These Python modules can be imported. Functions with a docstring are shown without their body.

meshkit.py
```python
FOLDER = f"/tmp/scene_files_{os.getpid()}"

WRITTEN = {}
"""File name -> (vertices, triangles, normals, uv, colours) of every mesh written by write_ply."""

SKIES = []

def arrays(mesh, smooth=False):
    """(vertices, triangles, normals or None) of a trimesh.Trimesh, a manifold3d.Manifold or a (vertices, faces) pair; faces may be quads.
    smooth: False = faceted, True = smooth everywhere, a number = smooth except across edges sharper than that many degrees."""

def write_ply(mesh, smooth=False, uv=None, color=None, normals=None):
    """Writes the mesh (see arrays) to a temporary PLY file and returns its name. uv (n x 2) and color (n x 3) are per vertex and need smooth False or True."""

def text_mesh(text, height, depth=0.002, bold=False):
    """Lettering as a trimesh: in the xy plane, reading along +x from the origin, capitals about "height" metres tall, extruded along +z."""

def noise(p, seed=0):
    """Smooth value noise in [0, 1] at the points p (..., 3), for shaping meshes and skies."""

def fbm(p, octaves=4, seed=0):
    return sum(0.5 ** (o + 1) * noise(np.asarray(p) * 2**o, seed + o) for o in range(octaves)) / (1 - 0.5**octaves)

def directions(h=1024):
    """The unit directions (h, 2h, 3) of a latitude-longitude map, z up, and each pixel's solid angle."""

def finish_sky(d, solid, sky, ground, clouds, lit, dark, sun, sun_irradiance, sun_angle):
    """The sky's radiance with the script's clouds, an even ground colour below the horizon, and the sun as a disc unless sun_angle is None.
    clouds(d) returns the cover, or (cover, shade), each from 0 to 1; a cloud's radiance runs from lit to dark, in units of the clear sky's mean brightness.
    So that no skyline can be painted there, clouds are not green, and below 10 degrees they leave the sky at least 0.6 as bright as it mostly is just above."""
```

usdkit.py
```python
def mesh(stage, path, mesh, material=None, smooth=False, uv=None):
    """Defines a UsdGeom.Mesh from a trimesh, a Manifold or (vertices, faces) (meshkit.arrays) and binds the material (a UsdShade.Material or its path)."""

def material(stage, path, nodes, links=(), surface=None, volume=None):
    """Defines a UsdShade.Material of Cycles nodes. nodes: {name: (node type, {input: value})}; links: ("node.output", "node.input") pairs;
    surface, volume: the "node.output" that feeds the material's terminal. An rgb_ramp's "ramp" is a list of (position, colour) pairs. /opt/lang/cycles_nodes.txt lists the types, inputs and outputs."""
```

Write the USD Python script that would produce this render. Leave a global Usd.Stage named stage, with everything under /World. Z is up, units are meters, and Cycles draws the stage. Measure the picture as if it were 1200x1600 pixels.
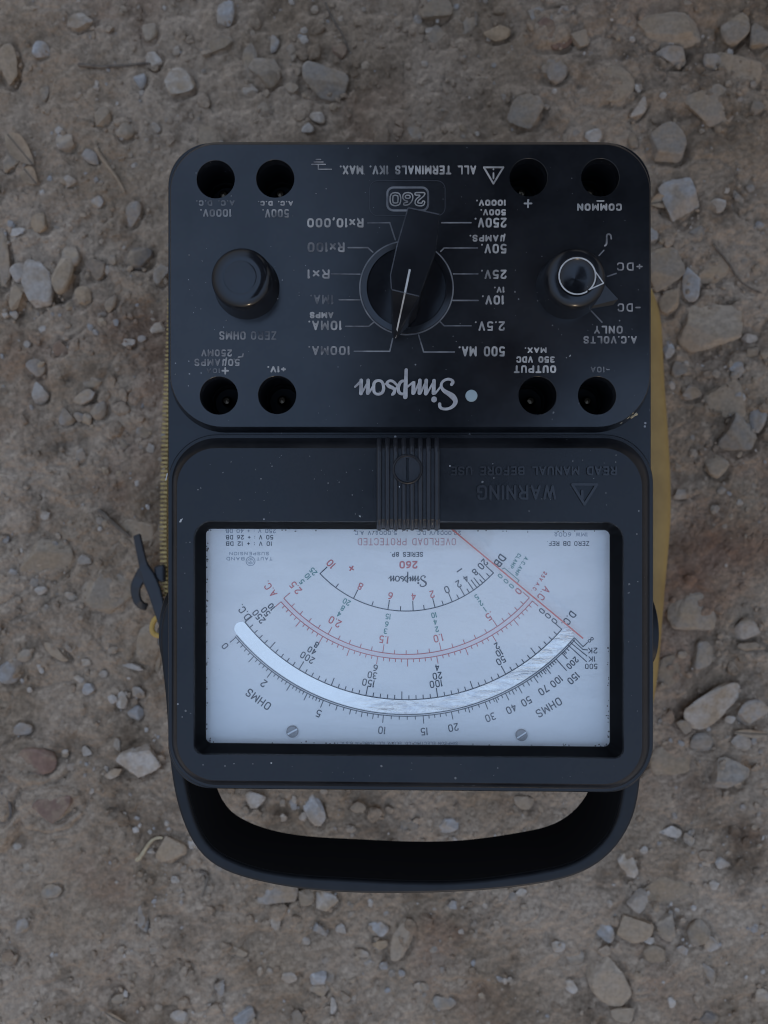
import math, random
import numpy as np, trimesh, manifold3d as m3, usdkit, meshkit
from pxr import Usd, UsdGeom, UsdLux, UsdShade, Gf, Sdf
from shapely.geometry import Polygon, LineString, Point, MultiPolygon
from shapely.ops import unary_union
from shapely import affinity
from scipy.interpolate import splprep, splev

rng = np.random.default_rng(7)
random.seed(7)
stage = Usd.Stage.CreateInMemory()
UsdGeom.SetStageUpAxis(stage, UsdGeom.Tokens.z)
UsdGeom.SetStageMetersPerUnit(stage, 1.0)
UsdGeom.Xform.Define(stage, '/World')
UsdGeom.Scope.Define(stage, '/World/Looks')

# ------------------------------------------------------------------ camera, sky, sun, exposure
CAM = 0.310                    # camera height above the dirt
TOP = 0.095                    # height of the control panel
F = 1197.0                     # focal length in photo pixels (photo is 1200 wide)
cam = UsdGeom.Camera.Define(stage, '/World/camera')
cam.CreateHorizontalApertureAttr(6.4)
cam.CreateVerticalApertureAttr(6.4 * 4 / 3)
cam.CreateFocalLengthAttr(6.4 * F / 1200)
cam.CreateFStopAttr(3.0)
cam.CreateFocusDistanceAttr(0.216)
cam.CreateClippingRangeAttr(Gf.Vec2f(0.01, 100))
cam.CreateExposureAttr(0.66)
cam.AddTranslateOp().Set(Gf.Vec3d(0, 0, CAM))

SUN = np.array([0.18, -1.0, 0.30]); SUN /= np.linalg.norm(SUN)
elev, rot = math.asin(SUN[2]), math.atan2(SUN[0], SUN[1])
usdkit.material(stage, '/World/Looks/sky', {
    'sky': ('sky_texture', {'sky_type': 'single_scattering', 'sun_disc': False, 'sun_elevation': elev, 'sun_rotation': rot,
                            'altitude': 200.0, 'air_density': 1.0, 'aerosol_density': 2.0, 'ozone_density': 1.0}),
    # thin even overcast: cloud brightness falls to a third from zenith to horizon, as real overcast does
    'tc': ('texture_coordinate', {}), 'xyz': ('separate_xyz', {}), 'up': ('math', {'math_type': 'maximum', 'value2': 0.0}), 'cie': ('math', {'math_type': 'multiply_add', 'value2': 0.6667, 'value3': 0.3333}),
    'cn': ('noise_texture', {'scale': 2.2, 'detail': 5.0, 'roughness': 0.55}), 'cv': ('map_range', {'from_min': 0.3, 'from_max': 0.7, 'to_min': 0.92, 'to_max': 0.98, 'clamp': True}),
    'hue': ('mix_color', {'a': (3.2, 3.0, 2.75), 'b': (2.4, 3.55, 5.75)}),
    'cloud': ('vector_math', {'math_type': 'scale'}),
    'mix': ('mix_color', {'blend_type': 'mix'}),
    'bg': ('background_shader', {'strength': 0.15})},
    [('tc.generated', 'xyz.vector'), ('xyz.z', 'up.value1'), ('up.value', 'cie.value1'), ('cie.value', 'cloud.scale'), ('up.value', 'hue.fac'), ('hue.result', 'cloud.vector1'), ('tc.generated', 'cn.vector'), ('cn.fac', 'cv.value'), ('cv.result', 'mix.fac'),
     ('sky.color', 'mix.a'), ('cloud.vector', 'mix.b'), ('mix.result', 'bg.color')], surface='bg.background')
dome = UsdLux.DomeLight.Define(stage, '/World/sky')
UsdShade.MaterialBindingAPI.Apply(dome.GetPrim()).Bind(UsdShade.Material.Get(stage, '/World/Looks/sky'))
dome.GetPrim().SetCustomDataByKey('kind', 'structure')
sun = UsdLux.DistantLight.Define(stage, '/World/sun')
sun.CreateNormalizeAttr(True); sun.CreateIntensityAttr(0.05); sun.CreateAngleAttr(3.0); sun.CreateColorAttr(Gf.Vec3f(1.0, 0.78, 0.55))
sun.AddTransformOp().Set(Gf.Matrix4d().SetRotate(Gf.Rotation(Gf.Vec3d(0, 0, 1), Gf.Vec3d(*SUN))))

# ------------------------------------------------------------------ helpers
used = {}
def numbered(parent, name):
    k = (parent, name); n = used.get(k, 0); used[k] = n + 1
    return f'{parent}/{name}' if n == 0 else f'{parent}/{name}_{n:03d}'
def tag(prim, label=None, cat=None, group=None, kind=None):
    for k, v in (('label', label), ('category', cat), ('group', group), ('kind', kind)):
        if v: prim.SetCustomDataByKey(k, v)
    return prim
def thing(name, label, cat, loc, group=None):
    p = numbered('/World', name)
    x = UsdGeom.Xform.Define(stage, p); x.AddTranslateOp().Set(Gf.Vec3d(*map(float, loc)))
    tag(x.GetPrim(), label, cat, group)
    return p, np.asarray(loc, float)
def put(name, mesh, mat, parent='/World', smooth=30, off=(0, 0, 0), label=None):
    """one Mesh prim; vertices given in world metres, off = origin of the thing it belongs to"""
    v, f, n = meshkit.arrays(mesh, False)
    p = numbered(parent, name)
    usdkit.mesh(stage, p, trimesh.Trimesh(np.asarray(v) - np.asarray(off), f, process=False), '/World/Looks/' + mat, smooth=smooth)
    if label: stage.GetPrimAtPath(p).SetCustomDataByKey('label', label)
    return p
def S(z): return (CAM - TOP - z) / F          # metres per photo pixel on the plane z above the control panel
def XY(pts, z):
    p = np.atleast_2d(np.asarray(pts, float)); s = S(z)
    return np.stack([(p[:, 0] - 600) * s, (800 - p[:, 1]) * s], 1)
def P3(px, py, z):
    q = XY([(px, py)], z)[0]; return np.array([q[0], q[1], TOP + z])
def skew(p):                                   # the lower half of the case sits very slightly askew
    p = np.array(p, float); k = 0.0095 * np.clip((p[:, 1] - 690) / 400, 0, 1)
    p[:, 1] += k * (p[:, 0] - 640); return p
def rrect(x0, x1, y0, y1, r, n=10):
    """rounded rectangle, pixel points, r = (tl, tr, br, bl) or one radius"""
    r = (r,) * 4 if np.isscalar(r) else r
    out = []
    for (cx, cy, a0), q in zip(((x1, y0, -90), (x1, y1, 0), (x0, y1, 90), (x0, y0, 180)), (r[1], r[2], r[3], r[0])):
        ccx = cx - q if cx == x1 else cx + q; ccy = cy + q if cy == y0 else cy - q
        for a in np.radians(np.linspace(a0, a0 + 90, n)):
            out.append((ccx + q * math.cos(a), ccy + q * math.sin(a)))
    return np.array(out)
def densify(p, step):
    out = []
    for a, b in zip(p, np.roll(p, -1, 0)):
        k = max(1, int(np.linalg.norm(b - a) / step))
        for i in range(k): out.append(a + (b - a) * i / k)
    return np.array(out)
def loft(rings, cap=True):
    """rings: list of (N,3) arrays, bottom to top; closed convex outlines"""
    n = len(rings[0]); v = np.vstack(rings); f = []
    for k in range(len(rings) - 1):
        a, b = k * n, (k + 1) * n
        for i in range(n):
            j = (i + 1) % n
            f += [(a + i, a + j, b + j), (a + i, b + j, b + i)]
    if cap:
        for k, flip in ((0, True), (len(rings) - 1, False)):
            c = len(v); v = np.vstack([v, rings[k].mean(0)])
            for i in range(n):
                t = (c, k * n + i, k * n + (i + 1) % n); f.append(t[::-1] if flip else t)
    m = trimesh.Trimesh(v, np.array(f), process=False)
    if m.volume < 0: m.invert()
    return m
def solid(m):
    m = trimesh.Trimesh(m.vertices, m.faces, process=False)
    return m3.Manifold(m3.Mesh(np.asarray(m.vertices, np.float32), np.asarray(m.faces, np.uint32)))
def back(M):
    q = M.to_mesh(); return trimesh.Trimesh(q.vert_properties[:, :3], q.tri_verts, process=False)
def ring3(px, z): return np.column_stack([XY(px, z), np.full(len(px), TOP + z)])
def lathe(c, prof, n=48, z0=0.0):
    """c = world xy, prof = [(r, z)] in metres relative to z0"""
    a = np.linspace(0, 2 * math.pi, n, endpoint=False)
    rings = [np.column_stack([c[0] + r * np.cos(a), c[1] + r * np.sin(a), np.full(n, z0 + z)]) for r, z in prof]
    return loft(rings)
def flat(poly, z, t):
    """extrude shapely geometry (pixel space) at height z above the panel, thickness t metres"""
    out = []
    s = S(z)
    g = affinity.affine_transform(poly, [s, 0, 0, -s, -600 * s, 800 * s])
    for q in getattr(g, 'geoms', [g]):
        if q.area < 1e-10: continue
        m = trimesh.creation.extrude_polygon(q, t, engine='earcut'); m.apply_translation((0, 0, TOP + z)); out.append(m)
    return trimesh.util.concatenate(out)
def merge(ms): return trimesh.util.concatenate(ms)
def hull(pts): return back(m3.Manifold.hull_points(np.asarray(pts, float)))
def sph(c, r, n=1):
    m = trimesh.creation.icosphere(n, r); return m.vertices + np.asarray(c)
def capsule_chain(pts, rad, n=1):
    rad = [rad] * len(pts) if np.isscalar(rad) else rad
    M = m3.Manifold()
    for i in range(len(pts) - 1):
        M = M + m3.Manifold.hull_points(np.vstack([sph(pts[i], rad[i], n), sph(pts[i + 1], rad[i + 1], n)]))
    return back(M)
def spline(pts, n, s=0):
    p = np.asarray(pts, float); tck, _ = splprep(p.T, s=s, k=3); return np.array(splev(np.linspace(0, 1, n), tck)).T

# ------------------------------------------------------------------ materials
def look(name, color, rough=0.5, metal=0.0, noise=None, amt=0.0, color2=None, bump=0.0, bscale=400.0, specks=None, rvar=0.0, spec=0.5, coat=0.0, detail=5.0):
    """colour mixed with color2 by a noise of given scale; specks = (scale, size, colour) little dust grains; rvar = smudges in the gloss"""
    N = {'g': ('texture_coordinate', {}), 'p': ('principled_bsdf', {'base_color': color, 'roughness': rough, 'metallic': metal, 'specular_ior_level': spec, 'coat_weight': coat, 'coat_roughness': 0.1})}
    L = []; src = None
    if noise:
        N['n'] = ('noise_texture', {'scale': noise, 'detail': detail, 'roughness': 0.6})
        N['nr'] = ('map_range', {'from_min': 0.35, 'from_max': 0.68, 'to_min': 0.0, 'to_max': amt, 'clamp': True})
        N['mx'] = ('mix_color', {'a': color, 'b': color2 or color})
        L += [('g.object', 'n.vector'), ('n.fac', 'nr.value'), ('nr.result', 'mx.fac')]; src = 'mx.result'
    if specks:
        sc, size, col = specks
        N['v'] = ('voronoi_texture', {'scale': sc, 'randomness': 1.0})
        N['vn'] = ('noise_texture', {'scale': sc * 0.13, 'detail': 3.0})
        N['vr'] = ('map_range', {'from_min': 0.45, 'from_max': 0.75, 'to_min': 0.0, 'to_max': size, 'clamp': True})
        N['sep'] = ('separate_color', {})
        N['rs'] = ('math', {'math_type': 'multiply'})
        N['lt'] = ('math', {'math_type': 'less_than'})
        N['ms'] = ('mix_color', {'a': color, 'b': col})
        L += [('g.object', 'v.vector'), ('g.object', 'vn.vector'), ('vn.fac', 'vr.value'), ('v.color', 'sep.color'), ('sep.r', 'rs.value1'), ('vr.result', 'rs.value2'),
              ('v.distance', 'lt.value1'), ('rs.value', 'lt.value2'), ('lt.value', 'ms.fac')]
        if src: L.append((src, 'ms.a'))
        src = 'ms.result'
    if src: L.append((src, 'p.base_color'))
    if rvar:
        N['rn'] = ('noise_texture', {'scale': 38.0, 'detail': 6.0, 'roughness': 0.65})
        N['rr'] = ('map_range', {'from_min': 0.3, 'from_max': 0.7, 'to_min': max(0.02, rough - rvar), 'to_max': rough + rvar, 'clamp': True})
        L += [('g.object', 'rn.vector'), ('rn.fac', 'rr.value'), ('rr.result', 'p.roughness')]
    if bump:
        N['bn'] = ('noise_texture', {'scale': bscale, 'detail': 6.0, 'roughness': 0.65})
        N['bu'] = ('bump', {'strength': bump, 'distance': 0.0006})
        L += [('g.object', 'bn.vector'), ('bn.fac', 'bu.height'), ('bu.normal', 'p.normal')]
    usdkit.material(stage, '/World/Looks/' + name, N, L, surface='p.BSDF')
    return name
DUST = (0.22, 0.21, 0.20)
look('dust', (0.20, 0.19, 0.175), 0.9, noise=200, amt=1.0, color2=(0.07, 0.07, 0.07))
look('panel', (0.0025, 0.0026, 0.003), 0.22, noise=34, amt=0.9, color2=(0.011, 0.0112, 0.012), specks=(520, 0.20, DUST), rvar=0.06, bump=0.03, bscale=2500)
look('case', (0.0022, 0.0023, 0.0027), 0.32, noise=90, amt=0.5, color2=(0.006, 0.0062, 0.007), specks=(400, 0.2, DUST), rvar=0.09, spec=0.42, bump=0.06, bscale=2500)
look('cover', (0.0025, 0.0026, 0.003), 0.30, noise=38, amt=0.8, color2=(0.0085, 0.0085, 0.0095), specks=(330, 0.22, DUST), rvar=0.09, spec=0.37, bump=0.08, bscale=2500)
look('knob', (0.0035, 0.0035, 0.004), 0.19, noise=120, amt=0.4, color2=(0.008, 0.008, 0.009), specks=(500, 0.10, DUST), rvar=0.05)
look('handle', (0.003, 0.0032, 0.0038), 0.42, noise=160, amt=0.6, color2=(0.009, 0.0095, 0.0105), specks=(300, 0.14, DUST), spec=0.30, bump=0.06, bscale=2000)
look('rubber', (0.006, 0.006, 0.007), 0.42, noise=160, amt=0.6, color2=(0.016, 0.016, 0.018), specks=(500, 0.10, DUST), bump=0.08, bscale=2000)
look('liner', (0.0022, 0.0022, 0.0025), 0.6, spec=0.06)
look('lining', (0.013, 0.012, 0.0115), 0.9, spec=0.0)  # sheenless tone that stands in for shade inside the handle
look('hole', (0.003, 0.003, 0.003), 0.6, spec=0.2)
look('contact', (0.08, 0.06, 0.04), 0.22, metal=1.0)
look('paint', (0.46, 0.42, 0.37), 0.7, noise=170, amt=0.95, color2=(0.13, 0.12, 0.11))
look('paint_worn', (0.34, 0.31, 0.28), 0.7, noise=260, amt=1.0, color2=(0.05, 0.048, 0.05))
look('paint_faint', (0.19, 0.18, 0.17), 0.7, noise=300, amt=1.0, color2=(0.03, 0.03, 0.034))
look('raised', (0.011, 0.011, 0.012), 0.3)
look('outline', (0.030, 0.031, 0.034), 0.5)
look('edge_wear', (0.075, 0.075, 0.08), 0.45, noise=300, amt=1.0, color2=(0.02, 0.02, 0.022))
look('groove_line', (0.24, 0.23, 0.22), 0.6, noise=140, amt=0.95, color2=(0.035, 0.035, 0.04))
look('logo', (0.46, 0.43, 0.40), 0.5, noise=300, amt=0.9, color2=(0.22, 0.20, 0.19))
look('bright_mark', (0.60, 0.58, 0.54), 0.55, noise=260, amt=0.8, color2=(0.25, 0.23, 0.20))
look('lens_dot', (0.30, 0.35, 0.34), 0.5)
look('dial', (0.80, 0.785, 0.74), 0.55, noise=22, amt=0.6, color2=(0.725, 0.725, 0.68), specks=(260, 0.08, (0.18, 0.17, 0.16)))
look('dial_black', (0.030, 0.034, 0.043), 0.6)
look('dial_grey', (0.20, 0.23, 0.27), 0.6)
look('dial_red', (0.52, 0.13, 0.12), 0.6)
look('dial_pale_red', (0.58, 0.30, 0.30), 0.6)
look('dial_pink', (0.76, 0.68, 0.655), 0.6)
look('dial_green', (0.10, 0.25, 0.22), 0.6)
look('needle', (0.66, 0.15, 0.11), 0.4)
look('steel_bright', (0.62, 0.60, 0.56), 0.4, metal=1.0)
look('steel', (0.15, 0.14, 0.13), 0.4, metal=1.0, noise=500, amt=0.8, color2=(0.22, 0.20, 0.18))
look('slot_dark', (0.03, 0.03, 0.03), 0.6)
look('grime', (0.20, 0.16, 0.12), 0.9, noise=900, amt=1.0, color2=(0.07, 0.05, 0.035))
look('straw', (0.42, 0.33, 0.20), 0.7, noise=500, amt=0.9, color2=(0.24, 0.17, 0.09), bump=0.2)
look('leaf', (0.33, 0.235, 0.145), 0.7, noise=220, amt=0.9, color2=(0.20, 0.13, 0.075), bump=0.3, bscale=900)
look('twig', (0.085, 0.060, 0.042), 0.85, noise=400, amt=0.8, color2=(0.17, 0.13, 0.09), bump=0.3)
look('pouch', (0.33, 0.20, 0.055), 0.6, noise=55, amt=0.8, color2=(0.22, 0.125, 0.032), bump=0.35, bscale=1400)
look('pouch_cord', (0.42, 0.25, 0.05), 0.6, bump=0.2)
look('brass', (0.40, 0.27, 0.10), 0.45, metal=0.8, noise=700, amt=0.8, color2=(0.14, 0.09, 0.04))
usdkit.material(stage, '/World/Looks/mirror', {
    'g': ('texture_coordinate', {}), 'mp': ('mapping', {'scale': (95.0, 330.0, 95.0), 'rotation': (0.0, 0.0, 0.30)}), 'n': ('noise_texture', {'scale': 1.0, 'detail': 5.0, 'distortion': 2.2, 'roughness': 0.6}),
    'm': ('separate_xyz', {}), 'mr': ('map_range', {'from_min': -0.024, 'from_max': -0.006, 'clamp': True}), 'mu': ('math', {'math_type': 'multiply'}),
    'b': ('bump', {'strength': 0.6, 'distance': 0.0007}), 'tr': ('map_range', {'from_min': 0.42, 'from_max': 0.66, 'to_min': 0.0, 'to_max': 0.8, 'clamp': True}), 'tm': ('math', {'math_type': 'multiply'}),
    'c': ('mix_color', {'a': (0.92, 0.84, 0.72), 'b': (0.60, 0.57, 0.54)}),  # greyer streaks toward the right paint dark reflections into the foil colour
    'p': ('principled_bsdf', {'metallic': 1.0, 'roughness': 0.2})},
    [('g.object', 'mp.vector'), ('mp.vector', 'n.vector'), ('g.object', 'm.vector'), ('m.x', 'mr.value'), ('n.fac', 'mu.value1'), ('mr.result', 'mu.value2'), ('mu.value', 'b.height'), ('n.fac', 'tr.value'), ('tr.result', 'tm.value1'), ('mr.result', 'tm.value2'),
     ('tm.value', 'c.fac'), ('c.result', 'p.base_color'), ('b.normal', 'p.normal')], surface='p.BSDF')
usdkit.material(stage, '/World/Looks/glass', {
    't': ('transparent_bsdf', {'color': (0.97, 0.975, 0.98)}), 'g': ('glossy_bsdf', {'color': (1, 1, 1), 'roughness': 0.03}), 'f': ('fresnel', {'IOR': 1.45}), 'm': ('mix_closure', {}), 'ge': ('geometry', {}), 'iv': ('math', {'math_type': 'subtract', 'value1': 1.0}), 'mu': ('math', {'math_type': 'multiply'}),
    'tc': ('texture_coordinate', {}), 'mp': ('mapping', {'scale': (14.0, 30.0, 14.0), 'rotation': (0.0, 0.0, 0.9)}), 'dn': ('noise_texture', {'scale': 1.0, 'detail': 7.0, 'roughness': 0.7}), 'dr': ('map_range', {'from_min': 0.4, 'from_max': 0.75, 'to_min': 0.0, 'to_max': 0.10, 'clamp': True}),
    'dd': ('diffuse_bsdf', {'color': (0.55, 0.53, 0.50)}), 'm2': ('mix_closure', {})},
    [('tc.object', 'mp.vector'), ('mp.vector', 'dn.vector'), ('dn.fac', 'dr.value'), ('dr.result', 'm2.fac'), ('m.closure', 'm2.closure1'), ('dd.BSDF', 'm2.closure2'), ('ge.backfacing', 'iv.value2'), ('iv.value', 'mu.value1'), ('f.fac', 'mu.value2'), ('mu.value', 'm.fac'), ('t.BSDF', 'm.closure1'), ('g.BSDF', 'm.closure2')], surface='m2.closure')
DIRT, DIRT2, DIRT3, RED = (0.255, 0.180, 0.116), (0.345, 0.256, 0.178), (0.095, 0.062, 0.038), (0.195, 0.098, 0.058)
usdkit.material(stage, '/World/Looks/dirt', {
    'g': ('texture_coordinate', {}),
    'n1': ('noise_texture', {'scale': 16.0, 'detail': 6.0, 'roughness': 0.62}), 'r1': ('map_range', {'from_min': 0.38, 'from_max': 0.62, 'clamp': True}),
    'n2': ('noise_texture', {'scale': 26.0, 'detail': 7.0, 'roughness': 0.7}), 'r2': ('map_range', {'from_min': 0.50, 'from_max': 0.66, 'to_max': 0.8, 'clamp': True}),
    'n3': ('noise_texture', {'scale': 11.0, 'detail': 5.0, 'roughness': 0.6}), 'r3': ('map_range', {'from_min': 0.54, 'from_max': 0.72, 'to_max': 0.7, 'clamp': True}),
    'n4': ('noise_texture', {'scale': 420.0, 'detail': 6.0, 'roughness': 0.75}), 'r4': ('map_range', {'from_min': 0.3, 'from_max': 0.7, 'to_min': 0.66, 'to_max': 1.34}),
    'c1': ('mix_color', {'a': DIRT, 'b': DIRT2}), 'c2': ('mix_color', {'b': DIRT3}), 'c3': ('mix_color', {'b': RED}),
    'sc': ('vector_math', {'math_type': 'scale'}),
    'bu': ('bump', {'strength': 0.7, 'distance': 0.0014}),
    'v': ('voronoi_texture', {'scale': 520.0}), 'ad': ('math', {'math_type': 'subtract'}),
    'p': ('principled_bsdf', {'roughness': 0.95, 'specular_ior_level': 0.15})},
    [('g.object', 'n1.vector'), ('g.object', 'n2.vector'), ('g.object', 'n3.vector'), ('g.object', 'n4.vector'), ('g.object', 'v.vector'),
     ('n1.fac', 'r1.value'), ('n2.fac', 'r2.value'), ('n3.fac', 'r3.value'), ('n4.fac', 'r4.value'),
     ('r1.result', 'c1.fac'), ('c1.result', 'c2.a'), ('r2.result', 'c2.fac'), ('c2.result', 'c3.a'), ('r3.result', 'c3.fac'),
     ('c3.result', 'sc.vector1'), ('r4.result', 'sc.scale'), ('sc.vector', 'p.base_color'), ('n4.fac', 'ad.value1'), ('v.distance', 'ad.value2'), ('ad.value', 'bu.height'), ('bu.normal', 'p.normal')], surface='p.BSDF')
TONES = {'b': ('bluish grey', (0.295, 0.270, 0.245)), 'g': ('mid grey', (0.228, 0.190, 0.152)), 'p': ('pale grey', (0.39, 0.335, 0.28)), 't': ('tan', (0.27, 0.208, 0.148)),
         'd': ('dark grey', (0.12, 0.10, 0.084)), 'r': ('reddish brown', (0.17, 0.10, 0.072)), 'o': ('orange tan', (0.42, 0.28, 0.16))}
def stone_look(name, c, dirt):
    usdkit.material(stage, '/World/Looks/' + name, {
        'g': ('geometry', {}), 'i': ('object_info', {}),
        'n': ('noise_texture', {'scale': 130.0, 'detail': 6.0, 'roughness': 0.65}), 'r': ('map_range', {'from_min': 0.42, 'from_max': 0.62, 'to_min': 0.08 + 0.3 * dirt, 'to_max': 0.72 + 0.22 * dirt, 'clamp': True}),
        'm': ('mix_color', {'a': c, 'b': (0.275, 0.195, 0.122)}),
        'n2': ('noise_texture', {'scale': 620.0, 'detail': 5.0, 'roughness': 0.7}), 'r2': ('map_range', {'from_min': 0.3, 'from_max': 0.7, 'to_min': 0.78, 'to_max': 1.2}),
        'ir': ('map_range', {'to_min': 0.86, 'to_max': 1.14}), 'mm': ('math', {'math_type': 'multiply'}),
        's': ('vector_math', {'math_type': 'scale'}), 'bu': ('bump', {'strength': 0.35, 'distance': 0.0007}),
        'p': ('principled_bsdf', {'roughness': 0.85, 'specular_ior_level': 0.25})},
        [('g.position', 'n.vector'), ('g.position', 'n2.vector'), ('n.fac', 'r.value'), ('r.result', 'm.fac'), ('n2.fac', 'r2.value'), ('i.random', 'ir.value'),
         ('r2.result', 'mm.value1'), ('ir.result', 'mm.value2'), ('m.result', 's.vector1'), ('mm.value', 's.scale'), ('s.vector', 'p.base_color'), ('n2.fac', 'bu.height'), ('bu.normal', 'p.normal')], surface='p.BSDF')
for k, (_, c) in TONES.items():
    stone_look('stone_' + k, c, 0.0); stone_look('stone_dusty_' + k, c, 1.0)

# ------------------------------------------------------------------ ground: one sheet, fine under the camera, coarser outwards
def axis(half, step, far):
    a = list(np.arange(0, half, step)); d = step
    while a[-1] < far:
        d *= 1.22; a.append(a[-1] + d)
    a = np.array(a); return np.concatenate([-a[:0:-1], a])
gx, gy = axis(0.185, 0.0008, 3.0), axis(0.24, 0.0008, 3.0)
GX, GY = np.meshgrid(gx, gy, indexing='ij')
def fb(x, y, s, o, seed): return meshkit.fbm(np.stack([x * s, y * s, np.zeros_like(x)], -1), o, seed) - 0.5
def height(x, y):
    wx, wy = x + 0.012 * fb(x, y, 40, 2, 50), y + 0.012 * fb(x, y, 40, 2, 51)
    h = 0.008 * fb(x, y, 9, 2, 1) + 0.0042 * fb(wx, wy, 42, 3, 2) + 0.0036 * fb(wx, wy, 130, 4, 3)
    for sc, am, sd in ((38, 0.0010, 4), (85, 0.0007, 9)):     # little scarps and cracks where the crust broke
        k = fb(wx, wy, sc, 2, sd); h -= am * np.exp(-(k / 0.020) ** 2) * np.clip(fb(x, y, 14, 2, sd + 1) * 6 + 0.4, 0, 1)
    return h
GZ = height(GX, GY) + 0.0019 * fb(GX, GY, 330, 4, 5) - 0.0016 * np.clip(fb(GX, GY, 75, 3, 15) - 0.10, 0, 1) * 6
def px_ground(px, py, z=0.0):
    s = (CAM - z) / F; return np.array([(px - 600) * s, (800 - py) * s])
for cx, cy, rx, ry, h in ((55, 1190, 52, 34, .002), (82, 1262, 48, 34, .0022), (0, 1270, 30, 60, .003), (865, 48, 36, 30, .002), (955, 132, 46, 34, .0016)):   # crusted clods
    c = px_ground(cx, cy); q = ((GX - c[0]) / (rx * CAM / F)) ** 2 + ((GY - c[1]) / (ry * CAM / F)) ** 2
    q = q * (1 + 1.2 * fb(GX, GY, 110, 3, 8))
    GZ += h * np.clip(1.25 - q, 0, 1) ** 0.35 * (q < 1.25) - 0.0008 * np.exp(-((q - 1.35) / 0.22) ** 2)
def gz(x, y):
    return float(height(np.array([x]), np.array([y]))[0])
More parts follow.
